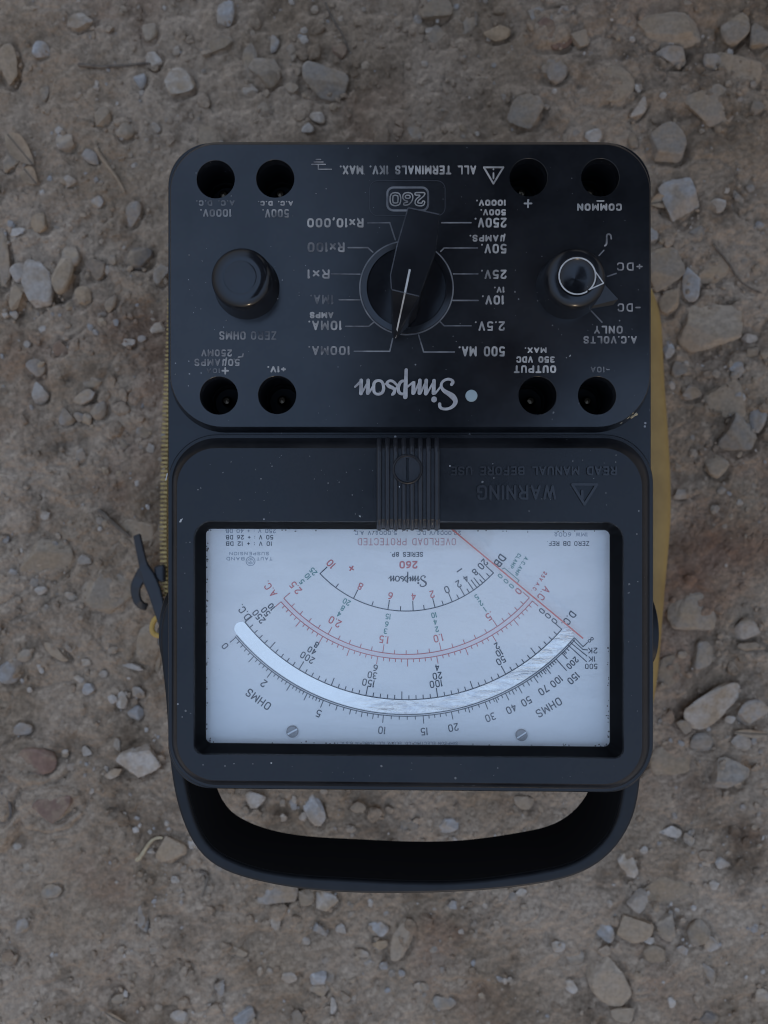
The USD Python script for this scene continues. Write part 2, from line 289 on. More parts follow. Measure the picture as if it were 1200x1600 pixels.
# ------------------------------------------------------------------ engraved single-stroke lettering (pixel space, drawn reading upside down as on the meter)
def chaikin(p, it=2):
    p = np.asarray(p, float)
    closed = np.allclose(p[0], p[-1])
    for _ in range(it):
        q = p[:-1] * 0.75 + p[1:] * 0.25; r = p[:-1] * 0.25 + p[1:] * 0.75
        m = np.empty((2 * len(q), 2)); m[0::2], m[1::2] = q, r
        p = np.vstack([m, m[:1]]) if closed else np.vstack([p[:1], m, p[-1:]])
    return p
O_ = '~.18,0 .42,0 .6,.14 .6,.86 .42,1 .18,1 0,.86 0,.14 .18,0'
G = {'A': (.62, '0,0 .31,1 .62,0|.11,.34 .51,.34'), 'B': (.58, '0,0 0,1|~0,1 .46,1 .56,.88 .56,.64 .44,.53 0,.53|~0,.53 .48,.53 .6,.4 .6,.13 .46,0 0,0'),
     'C': (.58, '~.58,.22 .54,.02 .3,-.02 .04,.05 0,.3 0,.7 .04,.95 .3,1.02 .54,.98 .58,.78'), 'D': (.58, '0,0 0,1|~0,1 .36,1 .58,.84 .58,.16 .36,0 0,0'),
     'E': (.52, '.52,0 0,0 0,1 .52,1|0,.52 .44,.52'), 'F': (.5, '0,0 0,1 .5,1|0,.52 .42,.52'), 'G': (.6, '~.58,.78 .54,.98 .3,1.02 .04,.95 0,.7 0,.3 .04,.05 .3,-.02 .56,.04 .6,.2 .6,.46|.6,.46 .34,.46'),
     'H': (.58, '0,0 0,1|.58,0 .58,1|0,.5 .58,.5'), 'I': (0, '0,0 0,1'), 'J': (.5, '~.5,1 .5,.2 .4,0 .12,0 0,.2'), 'K': (.58, '0,0 0,1|.56,1 0,.42|.18,.6 .58,0'), 'L': (.5, '0,1 0,0 .5,0'),
     'M': (.72, '0,0 0,1 .36,.25 .72,1 .72,0'), 'N': (.6, '0,0 0,1 .6,0 .6,1'), 'O': (.6, O_), 'P': (.56, '0,0 0,1|~0,1 .42,1 .57,.88 .57,.58 .42,.45 0,.45'),
     'R': (.58, '0,0 0,1|~0,1 .42,1 .57,.88 .57,.62 .42,.5 0,.5|.3,.5 .58,0'), 'S': (.56, '~.02,.2 .06,0 .28,-.02 .52,.02 .58,.25 .52,.46 .28,.52 .06,.58 .02,.78 .06,.98 .28,1.02 .5,.99 .55,.82'),
     'T': (.56, '.28,0 .28,1|0,1 .56,1'), 'U': (.58, '~0,1 0,.2 .12,-.01 .46,-.01 .58,.2 .58,1'), 'V': (.6, '0,1 .3,0 .6,1'), 'W': (.84, '0,1 .2,0 .42,.9 .64,0 .84,1'),
     'X': (.58, '0,0 .58,1|0,1 .58,0'), 'Y': (.58, '0,1 .29,.5 .58,1|.29,.5 .29,0'), 'Z': (.56, '0,1 .56,1 0,0 .56,0'), '0': (.6, O_), '1': (.08, '.08,0 .08,1 0,.9'),
     '2': (.56, '~.02,.78 .06,1 .3,1.02 .54,.96 .56,.72 .44,.5 .12,.22 0,0|0,0 .56,0'), '3': (.54, '~0,.95 .1,1 .42,1 .52,.86 .5,.62 .36,.53 .2,.53|~.2,.53 .4,.53 .55,.4 .54,.12 .42,0 .1,0 0,.06'),
     '4': (.58, '.44,0 .44,1 0,.28 .58,.28'), '5': (.56, '.5,1 .06,1 .03,.55|~.03,.55 .16,.62 .4,.62 .56,.5 .56,.14 .4,0 .12,0 0,.08'), '6': (.56, '~.5,.96 .2,.9 0,.5 0,.14 .14,0 .42,0 .56,.14 .56,.4 .42,.56 .14,.56 0,.38'),
     '7': (.54, '0,1 .54,1 .2,0'), '8': (.58, '~.29,.53 .08,.57 .05,.95 .29,1.01 .53,.95 .5,.57 .29,.53|~.29,.53 .03,.48 -.01,.04 .29,-.01 .59,.04 .55,.48 .29,.53'), '9': (.56, '~.06,.04 .36,.1 .56,.5 .56,.86 .42,1 .14,1 0,.86 0,.6 .14,.44 .42,.44 .56,.62'),
     '.': (.0, '0,0 0.01,.01'), ',': (.06, '.06,.06 0,-.14'), ':': (0, '0,.25 .01,.26|0,.7 .01,.71'), '+': (.5, '.25,.22 .25,.78|0,.5 .5,.5'), '-': (.46, '0,.5 .46,.5'), 'x': (.5, '0,.1 .5,.7|0,.7 .5,.1'), '/': (.4, '0,0 .4,1'), "'": (0, '0,.8 0,1'),
     'u': (.56, '-.08,-.25 .1,1|~.02,.3 .14,0 .38,.05 .46,.3|.5,1 .38,0'), 'w': (.6, '~0,.0 .22,0 .24,.2 .08,.4 .1,.8 .3,1 .5,.8 .52,.4 .36,.2 .38,0 .6,0'), '~': (.95, '~.47,.5 .3,.8 .08,.75 0,.5 .08,.25 .3,.2 .47,.5 .65,.8 .87,.75 .95,.5 .87,.25 .65,.2 .47,.5'), ' ': (.36, '')}
def strokes(s, gap=.27):
    """[(polyline, ...)] in units of cap height, and the total width"""
    x, out = 0.0, []
    for ch in s:
        w, d = G[ch]
        for part in filter(None, d.split('|')):
            sm = part[0] == '~'; p = np.array([[float(c) for c in q.split(',')] for q in part.lstrip('~').split()])
            if sm: p = chaikin(p)
            out.append(p + [x, 0])
        x += w + gap
    return out, x - gap
def ink(lines, width, res=2):
    return unary_union([LineString(l).buffer(width / 2, quad_segs=res) for l in lines]).simplify(width * 0.06)
def box_text(s, x0, x1, y0, y1, w, gap=.36):
    """text read upside down, filling the pixel box"""
    L, W = strokes(s, gap); sx = (x1 - x0 - w) / max(W, .05); sy = (y1 - y0 - w)
    return ink([np.column_stack([x1 - w / 2 - l[:, 0] * sx, y0 + w / 2 + l[:, 1] * sy]) for l in L], w)
def arc_text(s, r, th, cap, w, gap=.36, wide=1.0, c=(635, 770), rotate=None):
    """text on the dial, centred r pixels from the pivot at angle th (degrees from straight down, + to the right)"""
    t = math.radians(th); q = t if rotate is None else math.radians(rotate)
    cap -= w * .45; w += .12
    L, W = strokes(s, gap); up, rt = np.array([math.sin(q), math.cos(q)]), np.array([-math.cos(q), math.sin(q)])
    o = np.array([c[0] + r * math.sin(t), c[1] + r * math.cos(t)])
    return ink([o + np.outer((l[:, 0] - W / 2) * cap * wide, rt) + np.outer((l[:, 1] - .5) * cap, up) for l in L], w)

# ------------------------------------------------------------------ the multimeter
MM, MO = thing('multimeter', 'black analog multimeter with white dial, knobs and carry handle, lying on a pouch', 'multimeter', (0.007, -0.003, 0.016))
def part(name, mesh, mat, parent=None, smooth=30, label=None): return put(name, mesh, mat, parent or MM, smooth, MO, label)
N = 14
# --- case body
JACKS = [(337, 280), (430, 279), (826, 277), (938, 277), (342, 618), (433, 617), (840, 618), (933, 618)]
def body_ring(z, grow):      # grow in pixels of the z=-.003 plane
    p = skew(rrect(262 - grow, 1018 + grow, 222 - grow, 1236 + grow, 68, N)); q = XY(p, -.003); return np.column_stack([q, np.full(len(q), TOP + z)])
body = solid(loft([body_ring(z, g) for z, g in ((-.079, -24), (-.0785, -21), (-.040, -13), (-.010, -8), (-.0042, -1), (-.0034, -.3), (-.003, -1.8))]))
def cyl(px, r, z0, z1, n=40):
    c = XY([px], 0)[0]; return solid(lathe(c, [(r, z0), (r, z1)], n, TOP))
RJ = 29.6 * S(0)
well = solid(loft([ring3(skew(rrect(319, 956, 822, 1169, 8, 6)), -.016), ring3(skew(rrect(318, 958, 821, 1170, 8, 6)), .001)]))
for j in JACKS: body = body - cyl(j, RJ, -.017, .001)
body = body - well - cyl((636, 450), 55 * S(0), -.012, .001)
BODY = part('case_body', back(body), 'case', smooth=25)
# --- control panel: a raised plateau
pan = solid(loft([ring3(rrect(265.5, 1016, 222, 676, (76, 76, 88, 88), N), -.0029), ring3(rrect(266, 1016, 224, 671, (74, 74, 85, 85), N), -.0012), ring3(rrect(266.3, 1015.8, 225.2, 668.3, (73, 73, 83, 83), N), -.0003), ring3(rrect(267, 1015, 226, 666.8, (72, 72, 82, 82), N), 0)]))
for j in JACKS:
    pan = pan - cyl(j, RJ, -.017, .001)
    c = XY([j], 0)[0]; pan = pan - solid(lathe(c, [(RJ - .0002, -.0003), (RJ + .0003, .0002)], 40, TOP))
pan = pan - solid(lathe(XY([(636, 450)], 0)[0], [(60 * S(0), -.0035), (62 * S(0), -.0002), (63 * S(0), .0002)], 64, TOP))
PAN = part('control_panel', back(pan), 'panel', smooth=25)
def on_panel(name, poly, mat, z=0.0, t=.00008, label=None): return part(name, flat(poly, z + .00003, t), mat, PAN, False, label)
for s, x0, x1, y0, y1, w, mat in (
    ('Rx10,000', 480, 568, 341, 355.5, 2.7, 'paint'), ('Rx100', 480.6, 538.4, 378.6, 394, 2.7, 'paint_worn'), ('Rx1', 480.6, 515, 421, 435.6, 2.6, 'paint_worn'),
    ('1MA.', 485, 521, 460.6, 475.5, 2.4, 'paint_faint'), ('AMPS', 484, 521, 487.5, 497.3, 2.4, 'paint'), ('10MA.', 482, 534, 501, 516, 2.6, 'paint'), ('100MA.', 482, 547, 540.6, 555, 2.5, 'paint_worn'),
    ('1000V.', 744, 790.7, 312, 321.8, 2.5, 'paint'), ('500V.', 750.7, 790.7, 326.7, 336.7, 2.4, 'paint'), ('250V.', 741.6, 791.6, 340.3, 355.6, 2.7, 'paint'), ('uAMPS.', 733.8, 789, 367, 377.5, 2.3, 'paint'),
    ('50V.', 751.7, 791.6, 381, 396, 2.6, 'paint'), ('25V.', 751.7, 791.6, 421.5, 436, 2.6, 'paint'), ('1V.', 772, 788.4, 448, 457.5, 2.2, 'paint'), ('10V.', 753, 787.7, 461.4, 476, 2.7, 'paint'),
    ('2.5V.', 742, 789, 502, 517, 2.6, 'paint'), ('500 MA.', 716.6, 789, 541, 557, 2.8, 'paint'), ('ALL TERMINALS 1KV. MAX.', 531, 744, 258.7, 272.7, 2.6, 'paint'),
    ('COMMON', 901.7, 971.7, 318, 329.5, 2.6, 'paint'), ('+DC', 964, 1004, 410, 423, 1.9, 'paint_worn'), ('-DC', 965, 1001, 474, 487, 2.0, 'paint_worn'), ('ONLY', 928, 973, 509, 521.5, 2.3, 'paint_worn'),
    ('A.C.VOLTS', 911.7, 995, 525, 537, 2.3, 'paint_worn'), ('OUTPUT', 802.7, 869, 570.7, 583, 2.7, 'paint'), ('350 VDC', 806.7, 866.7, 556.7, 567, 2.4, 'paint'), ('MAX.', 820, 854, 542.7, 551.7, 2.0, 'paint'),
    ('-10A', 923, 953, 573, 582, 1.5, 'paint_faint'), ('OHMS', 342.7, 384, 517.6, 531, 2.3, 'paint_worn'), ('ZERO', 392, 432, 517.6, 531, 2.0, 'paint_faint'), ('250MV', 314.7, 362.7, 546, 557, 2.0, 'paint_worn'),
    ('50uAMPS', 304, 374.7, 560.7, 572, 2.0, 'paint_worn'), ('10A', 323, 344, 575.5, 583, 1.2, 'paint_faint'), ('+1V.', 418, 447, 572, 582, 2.5, 'paint'),
    ('1000V.', 313, 361.7, 326.7, 339, 2.3, 'paint_worn'), ('A.C. D.C.', 306.7, 366.7, 313, 321.7, 1.8, 'paint_faint'), ('500V.', 410, 451.7, 326.7, 340, 2.2, 'paint_worn'), ('A.C. D.C.', 403, 458, 314, 321.7, 1.9, 'paint_worn')):
    on_panel('lettering', box_text(s, x0, x1, y0, y1, w + .25, .44), mat)
on_panel('minus_sign', ink([[(933, 314), (943, 314)]], 2.4), 'paint')
on_panel('plus_sign', ink([[(825, 312.5), (825, 324)], [(819.5, 318), (830.5, 318)]], 2.6), 'paint')
on_panel('plus_sign', ink([[(352, 575), (352, 584)], [(347.5, 579.3), (356.5, 579.3)]], 2.6), 'paint')
on_panel('paint_mark', ink([[(373, 558), (379, 557), (380, 553)]], 2.2), 'paint_worn')
on_panel('jack_symbol', ink([chaikin([(955, 373), (954, 366), (948, 366), (948, 372), (948, 382), (945, 384)])], 2.6), 'paint_worn')
on_panel('warning_triangle', ink([[(756, 261.5), (786.5, 261.5), (771, 287), (756, 261.5)]], 2.8), 'paint')
on_panel('exclamation_mark', ink([[(771, 270.5), (771, 279)], [(771, 264.2), (771, 264.9)]], 2.4), 'paint')
on_panel('earth_symbol', ink([[(487, 257), (508.5, 257)], [(490.7, 253.2), (504.7, 253.2)], [(494, 249.3), (501, 249.3)], [(497.4, 257), (497.4, 264.7), (518, 264.7)]], 1.8), 'paint_worn')
for k, l in enumerate((
    [(574.7, 348.4), (609, 348), (617.6, 374.7)], [(544, 387), (574.7, 387), (582.5, 394)], [(517.7, 428), (562.5, 428.6)], [(530, 468.4), (562.5, 468.4)], [(540, 510), (576, 510), (584, 503.5)], [(553.6, 549), (609, 549), (613.5, 529)],
    [(690, 348), (736, 348)], [(688.4, 393), (694, 387.5), (746, 387.5)], [(708.5, 428), (746.6, 428)], [(707.5, 469.5), (747, 469.5)], [(687, 502), (694, 509), (736, 509)], [(654, 523.5), (662, 550), (710, 550)],
    [(936, 399.3), (943.3, 391.3)], [(949, 432), (962.7, 427.3)], [(924, 486), (940.5, 503.5)])):
    on_panel('marking_line', ink([l], 2.1), 'groove_line' if k not in (3, 4) else 'paint_faint')
on_panel('badge_frame', Polygon(rrect(603.5, 670.5, 291.5, 330.5, 11, 6)).difference(Polygon(rrect(606.7, 667.3, 294.7, 327.3, 8, 6))), 'groove_line')
on_panel('badge_outline', Polygon(rrect(577, 696, 282, 337.5, 13, 6)).difference(Polygon(rrect(578.0, 695, 283.0, 336.5, 12, 6))), 'outline')
_b = box_text('260', 608.5, 665, 300, 322.5, 6.0, .34)
on_panel('badge_number', _b.difference(_b.buffer(-1.9)), 'paint')
# script logo, traced stroke by stroke
def logo_poly(f):
    def P(p): return np.array([(545 + .15 * x, 570 + .15 * y) for x, y in p])
    L = []
    def stroke(p, ws, n=26):
        q = spline(P(p), n) if len(p) > 3 else np.array([P(p)[0] + (P(p)[-1] - P(p)[0]) * t for t in np.linspace(0, 1, 4)])
        w = np.interp(np.linspace(0, 1, len(q)), np.linspace(0, 1, len(ws)), ws) * .15
        for a, b, wa, wb in zip(q[:-1], q[1:], w[:-1], w[1:]): L.append(unary_union([Point(a).buffer(wa / 2, quad_segs=4), Point(b).buffer(wb / 2, quad_segs=4)]).convex_hull)
    stroke([(1070, 205), (1082, 172), (1050, 152), (1000, 160), (965, 195), (970, 245), (1010, 285), (1080, 330), (1110, 385), (1075, 440), (1010, 462), (958, 450), (945, 410)], [34, 26, 26, 30, 44, 58, 44, 30, 26, 34], 44)
    L.append(Point(*P([(888, 362)])[0]).buffer(30 * .15, quad_segs=6))
    for x, y0, y1 in ((885, 168, 295), (804, 165, 300), (738, 165, 295), (672, 190, 295), (200, 165, 295), (128, 165, 298)): stroke([(x + 2, y0), (x - 2, y1)], [38, 40])
    stroke([(598, 55), (588, 335)], [34, 48])
    for a, b in (((900, 300), (952, 235)), ((815, 300), (872, 195)), ((748, 298), (796, 190)), ((682, 298), (730, 190)), ((600, 240), (665, 185)), ((135, 298), (195, 190)), ((212, 292), (252, 225))): stroke([a, b], [20, 20])
    stroke([(590, 172), (545, 178), (518, 225), (522, 285), (572, 305)], [24, 34, 36, 26])
    stroke([(512, 225), (480, 190), (430, 168), (398, 190), (420, 225), (462, 245), (478, 275), (452, 312)], [22, 26, 26, 38, 32, 24])
    stroke([(452, 305), (480, 260), (512, 215)], [18, 18, 18])
    stroke([(310, 165), (268, 185), (258, 240), (275, 298), (312, 308), (352, 285), (362, 230), (345, 180), (310, 165)], [26, 32, 34, 26, 30, 34, 30, 26], 40)
    stroke([(360, 215), (400, 190)], [18, 18]); stroke([(128, 172), (95, 180), (65, 232)], [26, 24, 20])
    g = unary_union(L).simplify(.08)
    return f(g)
on_panel('script_logo', logo_poly(lambda g: g), 'logo', t=.0004)
part('indicator_dot', lathe(XY([(736.5, 618.5)], 0)[0], [(9.4 * S(0), -.0005), (9.4 * S(0), .0002), (8.6 * S(0), .0004), (2 * S(0), .0005)], 32, TOP), 'lens_dot')
# --- jacks
for j in JACKS:
    c = XY([j], 0)[0]
    jk = part('jack', lathe(c, [(RJ - .00005, -.0168), (RJ - .00005, -.0140), (RJ - .0005, -.0136), (RJ - .0008, -.0140), (RJ - .0010, -.0160), (.0028, -.0162)], 36, TOP), 'hole')
    part('contact', lathe(c, [(.0016, -.0165), (.0016, -.0118), (.0014, -.0108), (.0009, -.0102), (.0001, -.0100)], 24, TOP), 'contact', jk)
# --- range knob: skirt in its engraved ring, pointer bar across it
kc = XY([(635.2, 450)], 0)[0]; s0 = S(0)
part('dial_ring', flat(Point(635.2, 450).buffer(74, quad_segs=24).difference(Point(635.2, 450).buffer(71.9, quad_segs=24)), .00003, .0001), 'groove_line', PAN, False)
RK = part('range_knob', lathe(kc, [(20 * s0, -.003), (59 * s0, -.003), (71.6 * s0, .0003), (71.2 * s0, .0005), (62.6 * s0, .00085), (61.8 * s0, .0008), (61.2 * s0, .0005), (45 * s0, .00022), (25 * s0, .00004), (10 * s0, 0)], 72, TOP), 'knob', smooth=35)
def pts_at(p, z): return [P3(x, y, z) for x, y in p]
zt = .0175
bar = hull(pts_at([(638.5, 325.5), (686, 336), (680.5, 390), (654.5, 462), (612.5, 452), (610.8, 430), (622, 380)], zt) + pts_at([(637.2, 324.2), (687, 334.5), (681.6, 391), (655.8, 463.5), (611.2, 452.8), (609.4, 430), (620.6, 380)], zt - .0006)
           + pts_at([(616, 528.5), (620, 528.5), (612.5, 521), (626, 521)], .0022) + pts_at([(633, 366), (676, 374), (672, 410), (650, 497), (616, 497), (612, 440), (620, 400)], .0016))
PB = part('pointer_bar', bar, 'knob', RK, 12)
def strip(p, q, w, lift, t=.0003):       # a thin painted strip between two world points on the bar's crest
    p, q = np.asarray(p), np.asarray(q); d = q - p; n = np.cross([0, 0, 1], d); n /= np.linalg.norm(n); up = np.cross(d, n); up /= np.linalg.norm(up)
    return hull([a + sg * n * w / 2 + up * h for a in (p, q) for sg in (-1, 1) for h in (lift, lift + t)])
EDGE = P3(632.8, 457.5, zt)
part('pointer_line', merge([strip(P3(640.3, 421, zt), EDGE, .00052, .00002, .0001), strip(EDGE, P3(617.8, 527.5, .0022), .00040, .00006, .0001)]), 'bright_mark', RK, False)
_t = zt - .0001
part('edge_wear', merge([strip(P3(*a, _t), P3(*b_, _t), .00028, .00004, .00012) for a, b_ in (((637.6, 325), (621.2, 380.5)), ((621.2, 380.5), (610.1, 430)), ((610.1, 430), (611.6, 452)), ((638, 324.8), (686.4, 335.2)), ((612.4, 452.8), (655, 463)))]), 'edge_wear', RK, False)
# --- zero knob (left) and polarity knob (right)
def small_knob(px, ang=0):
    c = XY([px], 0)[0]
    return c, [(.0091, -.001), (.0091, .0005), (.0087, .0024), (.0084, .0064), (.0082, .0078), (.0076, .0088), (.0066, .0094), (.0055, .0096)]
c, pr = small_knob((386, 448.5))
part('zero_adjust_knob', lathe(c, pr + [(.0049, .00965), (.0046, .00955), (.0042, .00955), (.0039, .00968), (.0001, .0098)], 64, TOP), 'knob', smooth=35)
c, pr = small_knob((888, 448.5))
PK = part('polarity_knob', lathe(c, pr + [(.0054, .0096), (.0051, .00935), (.0046, .0086), (.0030, .0079), (.0001, .0075)], 64, TOP), 'knob', smooth=35)
part('knob_pointer', hull([np.array([c[0] + x, c[1] + y, TOP + z]) for x, y, z in ((.004, .005, .0006), (.004, .005, .004), (-.001, -.008, .0006), (-.001, -.008, .004), (.0136, -.0038, .0006), (.0136, -.0038, .0014), (.0124, -.0052, .0006))]), 'knob', PK)
zk = .00955
part('knob_ring_mark', flat(unary_union([Point(902, 431.3).buffer(29.6, quad_segs=16).difference(Point(902, 431.3).buffer(27.4, quad_segs=16)).difference(Polygon([(917.5, 453), (921.5, 453), (921.5, 462), (917.5, 462)])), ink([[(929.8, 424), (943, 442.5), (920.5, 452.6)]], 1.8)]), zk - .00002, .00008), 'bright_mark', PK, False)
# --- meter cover: flange, sloping cavetto, raised plate, window opening
COVW = (0, .0009, .0021, .0031)
def cov(x0, x1, y0, y1, r, z): return ring3(skew(rrect(x0, x1, y0, y1, r, N)), z)
cover = solid(loft([cov(263.5, 1020, 679.5, 1234, 76, -.0031), cov(262.8, 1020.5, 679, 1234.5, 76, -.0022), cov(263.6, 1019.6, 679.8, 1233.8, 76, -.0016), cov(268.2, 1015, 684.5, 1229.5, 71, -.00155), cov(269.6, 1013.6, 686, 1228.5, 70, -.0012),
                    cov(271.8, 1010, 691, 1226.4, 66, .0012), cov(274.5, 1006, 697, 1224.4, 63, .0029), cov(276.6, 1003.2, 700.3, 1222.3, 61, .0035)]))
opening = solid(loft([cov(322, 952.5, 827.5, 1163.5, 9, -.012), cov(322, 952.5, 827.5, 1163.5, 9, -.0026), cov(321.4, 953.3, 826.5, 1164.5, 10, -.0018), cov(304.3, 973.6, 815.8, 1180.6, (27, 27, 13, 13), .0031), cov(301.5, 976, 813.8, 1183, (29, 29, 15, 15), .0037)]))
LIN = ((322, 952.5, 827.5, 1163.5, 9, -.0034), (322, 952.5, 827.5, 1163.5, 9, -.0026), (321.4, 953.3, 826.5, 1164.5, 10, -.0018), (305.2, 972.7, 816.4, 1179.9, (26, 26, 12, 12), .0029))
def grow(q, k): x0, x1, y0, y1, r, z = q; return cov(x0 - k, x1 + k, y0 - k, y1 + k, r, z)
liner = solid(loft([grow(q, 0) for q in LIN] [:0] + [grow(LIN[0], 2.2), grow(LIN[1], 2.2), grow(LIN[2], 2.0), grow(LIN[3], .9)])) - solid(loft([cov(322, 952.5, 827.5, 1163.5, 9, -.0040)] + [grow(q, 0) for q in LIN[1:]] + [cov(303.9, 974, 815.5, 1180.9, (27, 27, 13, 13), .0032)]))
cover = cover - opening
cover = cover - solid(loft([grow(LIN[0], 2.2), grow(LIN[1], 2.2), grow(LIN[2], 2.0), grow(LIN[3], .9)]))
COV = part('meter_cover', back(cover), 'cover', smooth=24)
part('window_surround', back(liner), 'liner', COV, 24)
zc = .0035
for s, b, w in (('READ MANUAL BEFORE USE', (704, 963, 728.7, 742.7), 2.6), ('WARNING', (745, 868.5, 758, 781), 3.6)):
    part('raised_lettering', flat(box_text(s, *b, w), zc - .0001, .0006), 'raised', COV, False)
part('raised_triangle', flat(ink([[(893.5, 757), (932, 757), (912.5, 788), (893.5, 757)]], 4).union(ink([[(909, 767), (909, 779)]], 4)), zc - .0001, .0006), 'raised', COV, False)
# --- ribbed clip with the zero adjuster screw
clip_path = [(687.5, -.0008), (693, .0016), (700, .0034), (706, .0040), (811, .0040), (818, .0028), (825.5, .0002)]
def rib(x, w, lift, r):
    return capsule_chain([P3(x, y, z + lift) for y, z in clip_path], r, 1)
plate = m3.Manifold()
for (ya, za), (yb, zb) in zip(clip_path[:-1], clip_path[1:]):
    plate = plate + m3.Manifold.hull_points(np.array(pts_at([(588.5, ya), (687.5, ya)], za) + pts_at([(588.5, yb), (687.5, yb)], zb) + pts_at([(588.5, ya), (687.5, ya)], za - .0022) + pts_at([(588.5, yb), (687.5, yb)], zb - .0022)))
screw_c = (636.5, 733.5); sc_xy = XY([screw_c], .004)[0]
CL = part('cover_clip', back(plate - solid(lathe(sc_xy, [(22 * S(.004), .001), (22 * S(.004), .01)], 40, TOP))), 'rubber', smooth=30)
for k in range(8):
    part('rib', back(solid(rib(592.5 + 12.85 * k, 0, .0002, .00072)) - solid(lathe(sc_xy, [(24 * S(.004), .000), (24 * S(.004), .01)], 40, TOP))), 'rubber', CL, 40)
scr = solid(lathe(sc_xy, [(23.2 * S(.004), .0015), (23.2 * S(.004), .0050), (21.4 * S(.004), .0053), (20.6 * S(.004), .0049), (19.5 * S(.004), .0047), (1 * S(.004), .0047)], 48, TOP))
slot = m3.Manifold.hull_points(np.array([[sc_xy[0] + dx, sc_xy[1] + dy, TOP + z] for dx in (-.0004, .0004) for dy in (-.0031, .0031) for z in (.0038, .0060)]))
part('adjuster_screw', back(scr - slot), 'rubber', smooth=30)
# --- dial plate and its print
zd = -.0052
DIAL = part('dial_plate', flat(Polygon(skew(rrect(312, 962, 818, 1174, 10, 5))), zd - .001, .001), 'dial', smooth=False)
def on_dial(name, poly, mat, t=.00004, lift=.00003): return part(name, flat(poly, zd + lift, t), mat, DIAL, False)
PC = (635, 770)
def pol(r, th, c=PC): return (c[0] + r * math.sin(math.radians(th)), c[1] + r * math.cos(math.radians(th)))
def arc(r, a, b, n=60): return [pol(r, t) for t in np.linspace(a, b, n)]
def arcpoly(r, a, b, w): return Polygon(arc(r - w / 2, a, b) + arc(r + w / 2, b, a))
def tick(r0, r1, th): return [pol(r0, th), pol(r1, th)]
DC = lambda v: -1.3 + 10.0 * (5 - v)
ACo = lambda v: np.interp(v, [0, 2, 4, 5, 6, 8, 10], [49.3, 31.1, 10.5, 0.4, -9.9, -30.2, -49.0])
ACi = lambda v: np.interp(v, [0, .5, 1, 1.5, 2, 2.5], [49.5, 34.2, 12.4, -8.4, -29, -49.3])
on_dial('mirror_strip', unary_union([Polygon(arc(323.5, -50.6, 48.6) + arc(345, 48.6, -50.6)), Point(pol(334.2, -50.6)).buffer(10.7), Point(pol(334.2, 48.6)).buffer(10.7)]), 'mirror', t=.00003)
on_dial('volt_scale', unary_union([arcpoly(323.3, DC(10), DC(0), 1.5), ink([tick(323, 309 if k % 5 == 0 and k % 10 == 0 else 311 if k % 5 == 0 else 317, DC(k / 5)) for k in range(51)], 1.35)]), 'dial_black', lift=.00008)
on_dial('ac_band', arcpoly(256, -49, 49.4, 6), 'dial_pink', t=.00002, lift=.00001)
on_dial('ac_scale', unary_union([arcpoly(252.6, -49.3, 49.5, 1.2), arcpoly(259.6, -49.0, 49.3, 1.2), ink([tick(252.6, 240 if k % 5 == 0 else 246.5, ACi(k / 10)) for k in range(26)], 1.1), ink([tick(259.6, 271 if k % 5 == 0 else 264.5, ACo(k / 5)) for k in range(51)], 1.1)]), 'dial_red', lift=.00005)
DBT = {10: -46.9, 9: -36.7, 8: -26.6, 7: -17, 6: -9, 5: -2.9, 4: 3.3, 3: 8.7, 2: 14, 1: 18.2, 0: 22.8, -1: 26.3, -2: 29.5, -3: 32.2, -4: 34.6, -5: 36.6, -6: 38.4, -7: 40.2, -8: 41.9, -12: 44.8, -20: 47.4}
on_dial('decibel_scale', unary_union([arcpoly(184.8, -46.9, 47.4, 1.5), ink([tick(184.8, 170 if v in (10, 8, 6, 4, 2, 0, -2, -4, -5, -6, -8, -20) else 178, t) for v, t in DBT.items()], 1.5)]), 'dial_black')
OH = [0, 1, 2, 3, 4, 5, 6, 7, 8, 9, 10, 15, 20, 30, 40, 50, 60, 70, 80, 90, 100, 150, 200, 500]
OT = [-49.7, -43, -37, -31.2, -26.3, -21.8, -18, -14.4, -11.4, -8.5, -5.9, 4.3, 11.6, 20.6, 26.3, 30, 32.6, 34.7, 36.3, 37.6, 38.6, 42.0, 44.1, 46.7]
om = lambda v: float(np.interp(v, OH, OT))
T = [tick(349, 361, om(v)) for v in (0, 1, 2, 3, 4, 5, 10, 15, 20, 30, 40, 50, 70, 100, 200)] + [tick(349, 357, om(v)) for v in (6, 7, 8, 9, 25, 35, 45, 60, 80, 90)]
T += [tick(349, 354, om(v)) for v in list(np.arange(.2, 5, .2)) + [5.5, 6.5, 7.5, 8.5, 9.5] + list(range(11, 20)) + [22, 24, 26, 28, 32, 34, 36, 38, 42.5, 47.5, 55, 65, 75, 85, 95, 110, 120, 130, 140, 250, 300, 400]]
T += [tick(349, 374, om(150)), [pol(347, 46.7), (916.5, 1034)], [pol(347, 47.6), (917, 1025)], [pol(347, 48.5), (911, 1015), (918, 1015.5)], [pol(347, 49.2), (911, 1010.5), (918, 1004)]]
on_dial('ohms_scale', unary_union([arcpoly(346.6, -50, 49.2, 1.2), arcpoly(349.3, -50, 48.9, 1.3), ink(T, 1.3)]), 'dial_black', lift=.00008)
BL, RD, GR = 'dial_black', 'dial_red', 'dial_green'
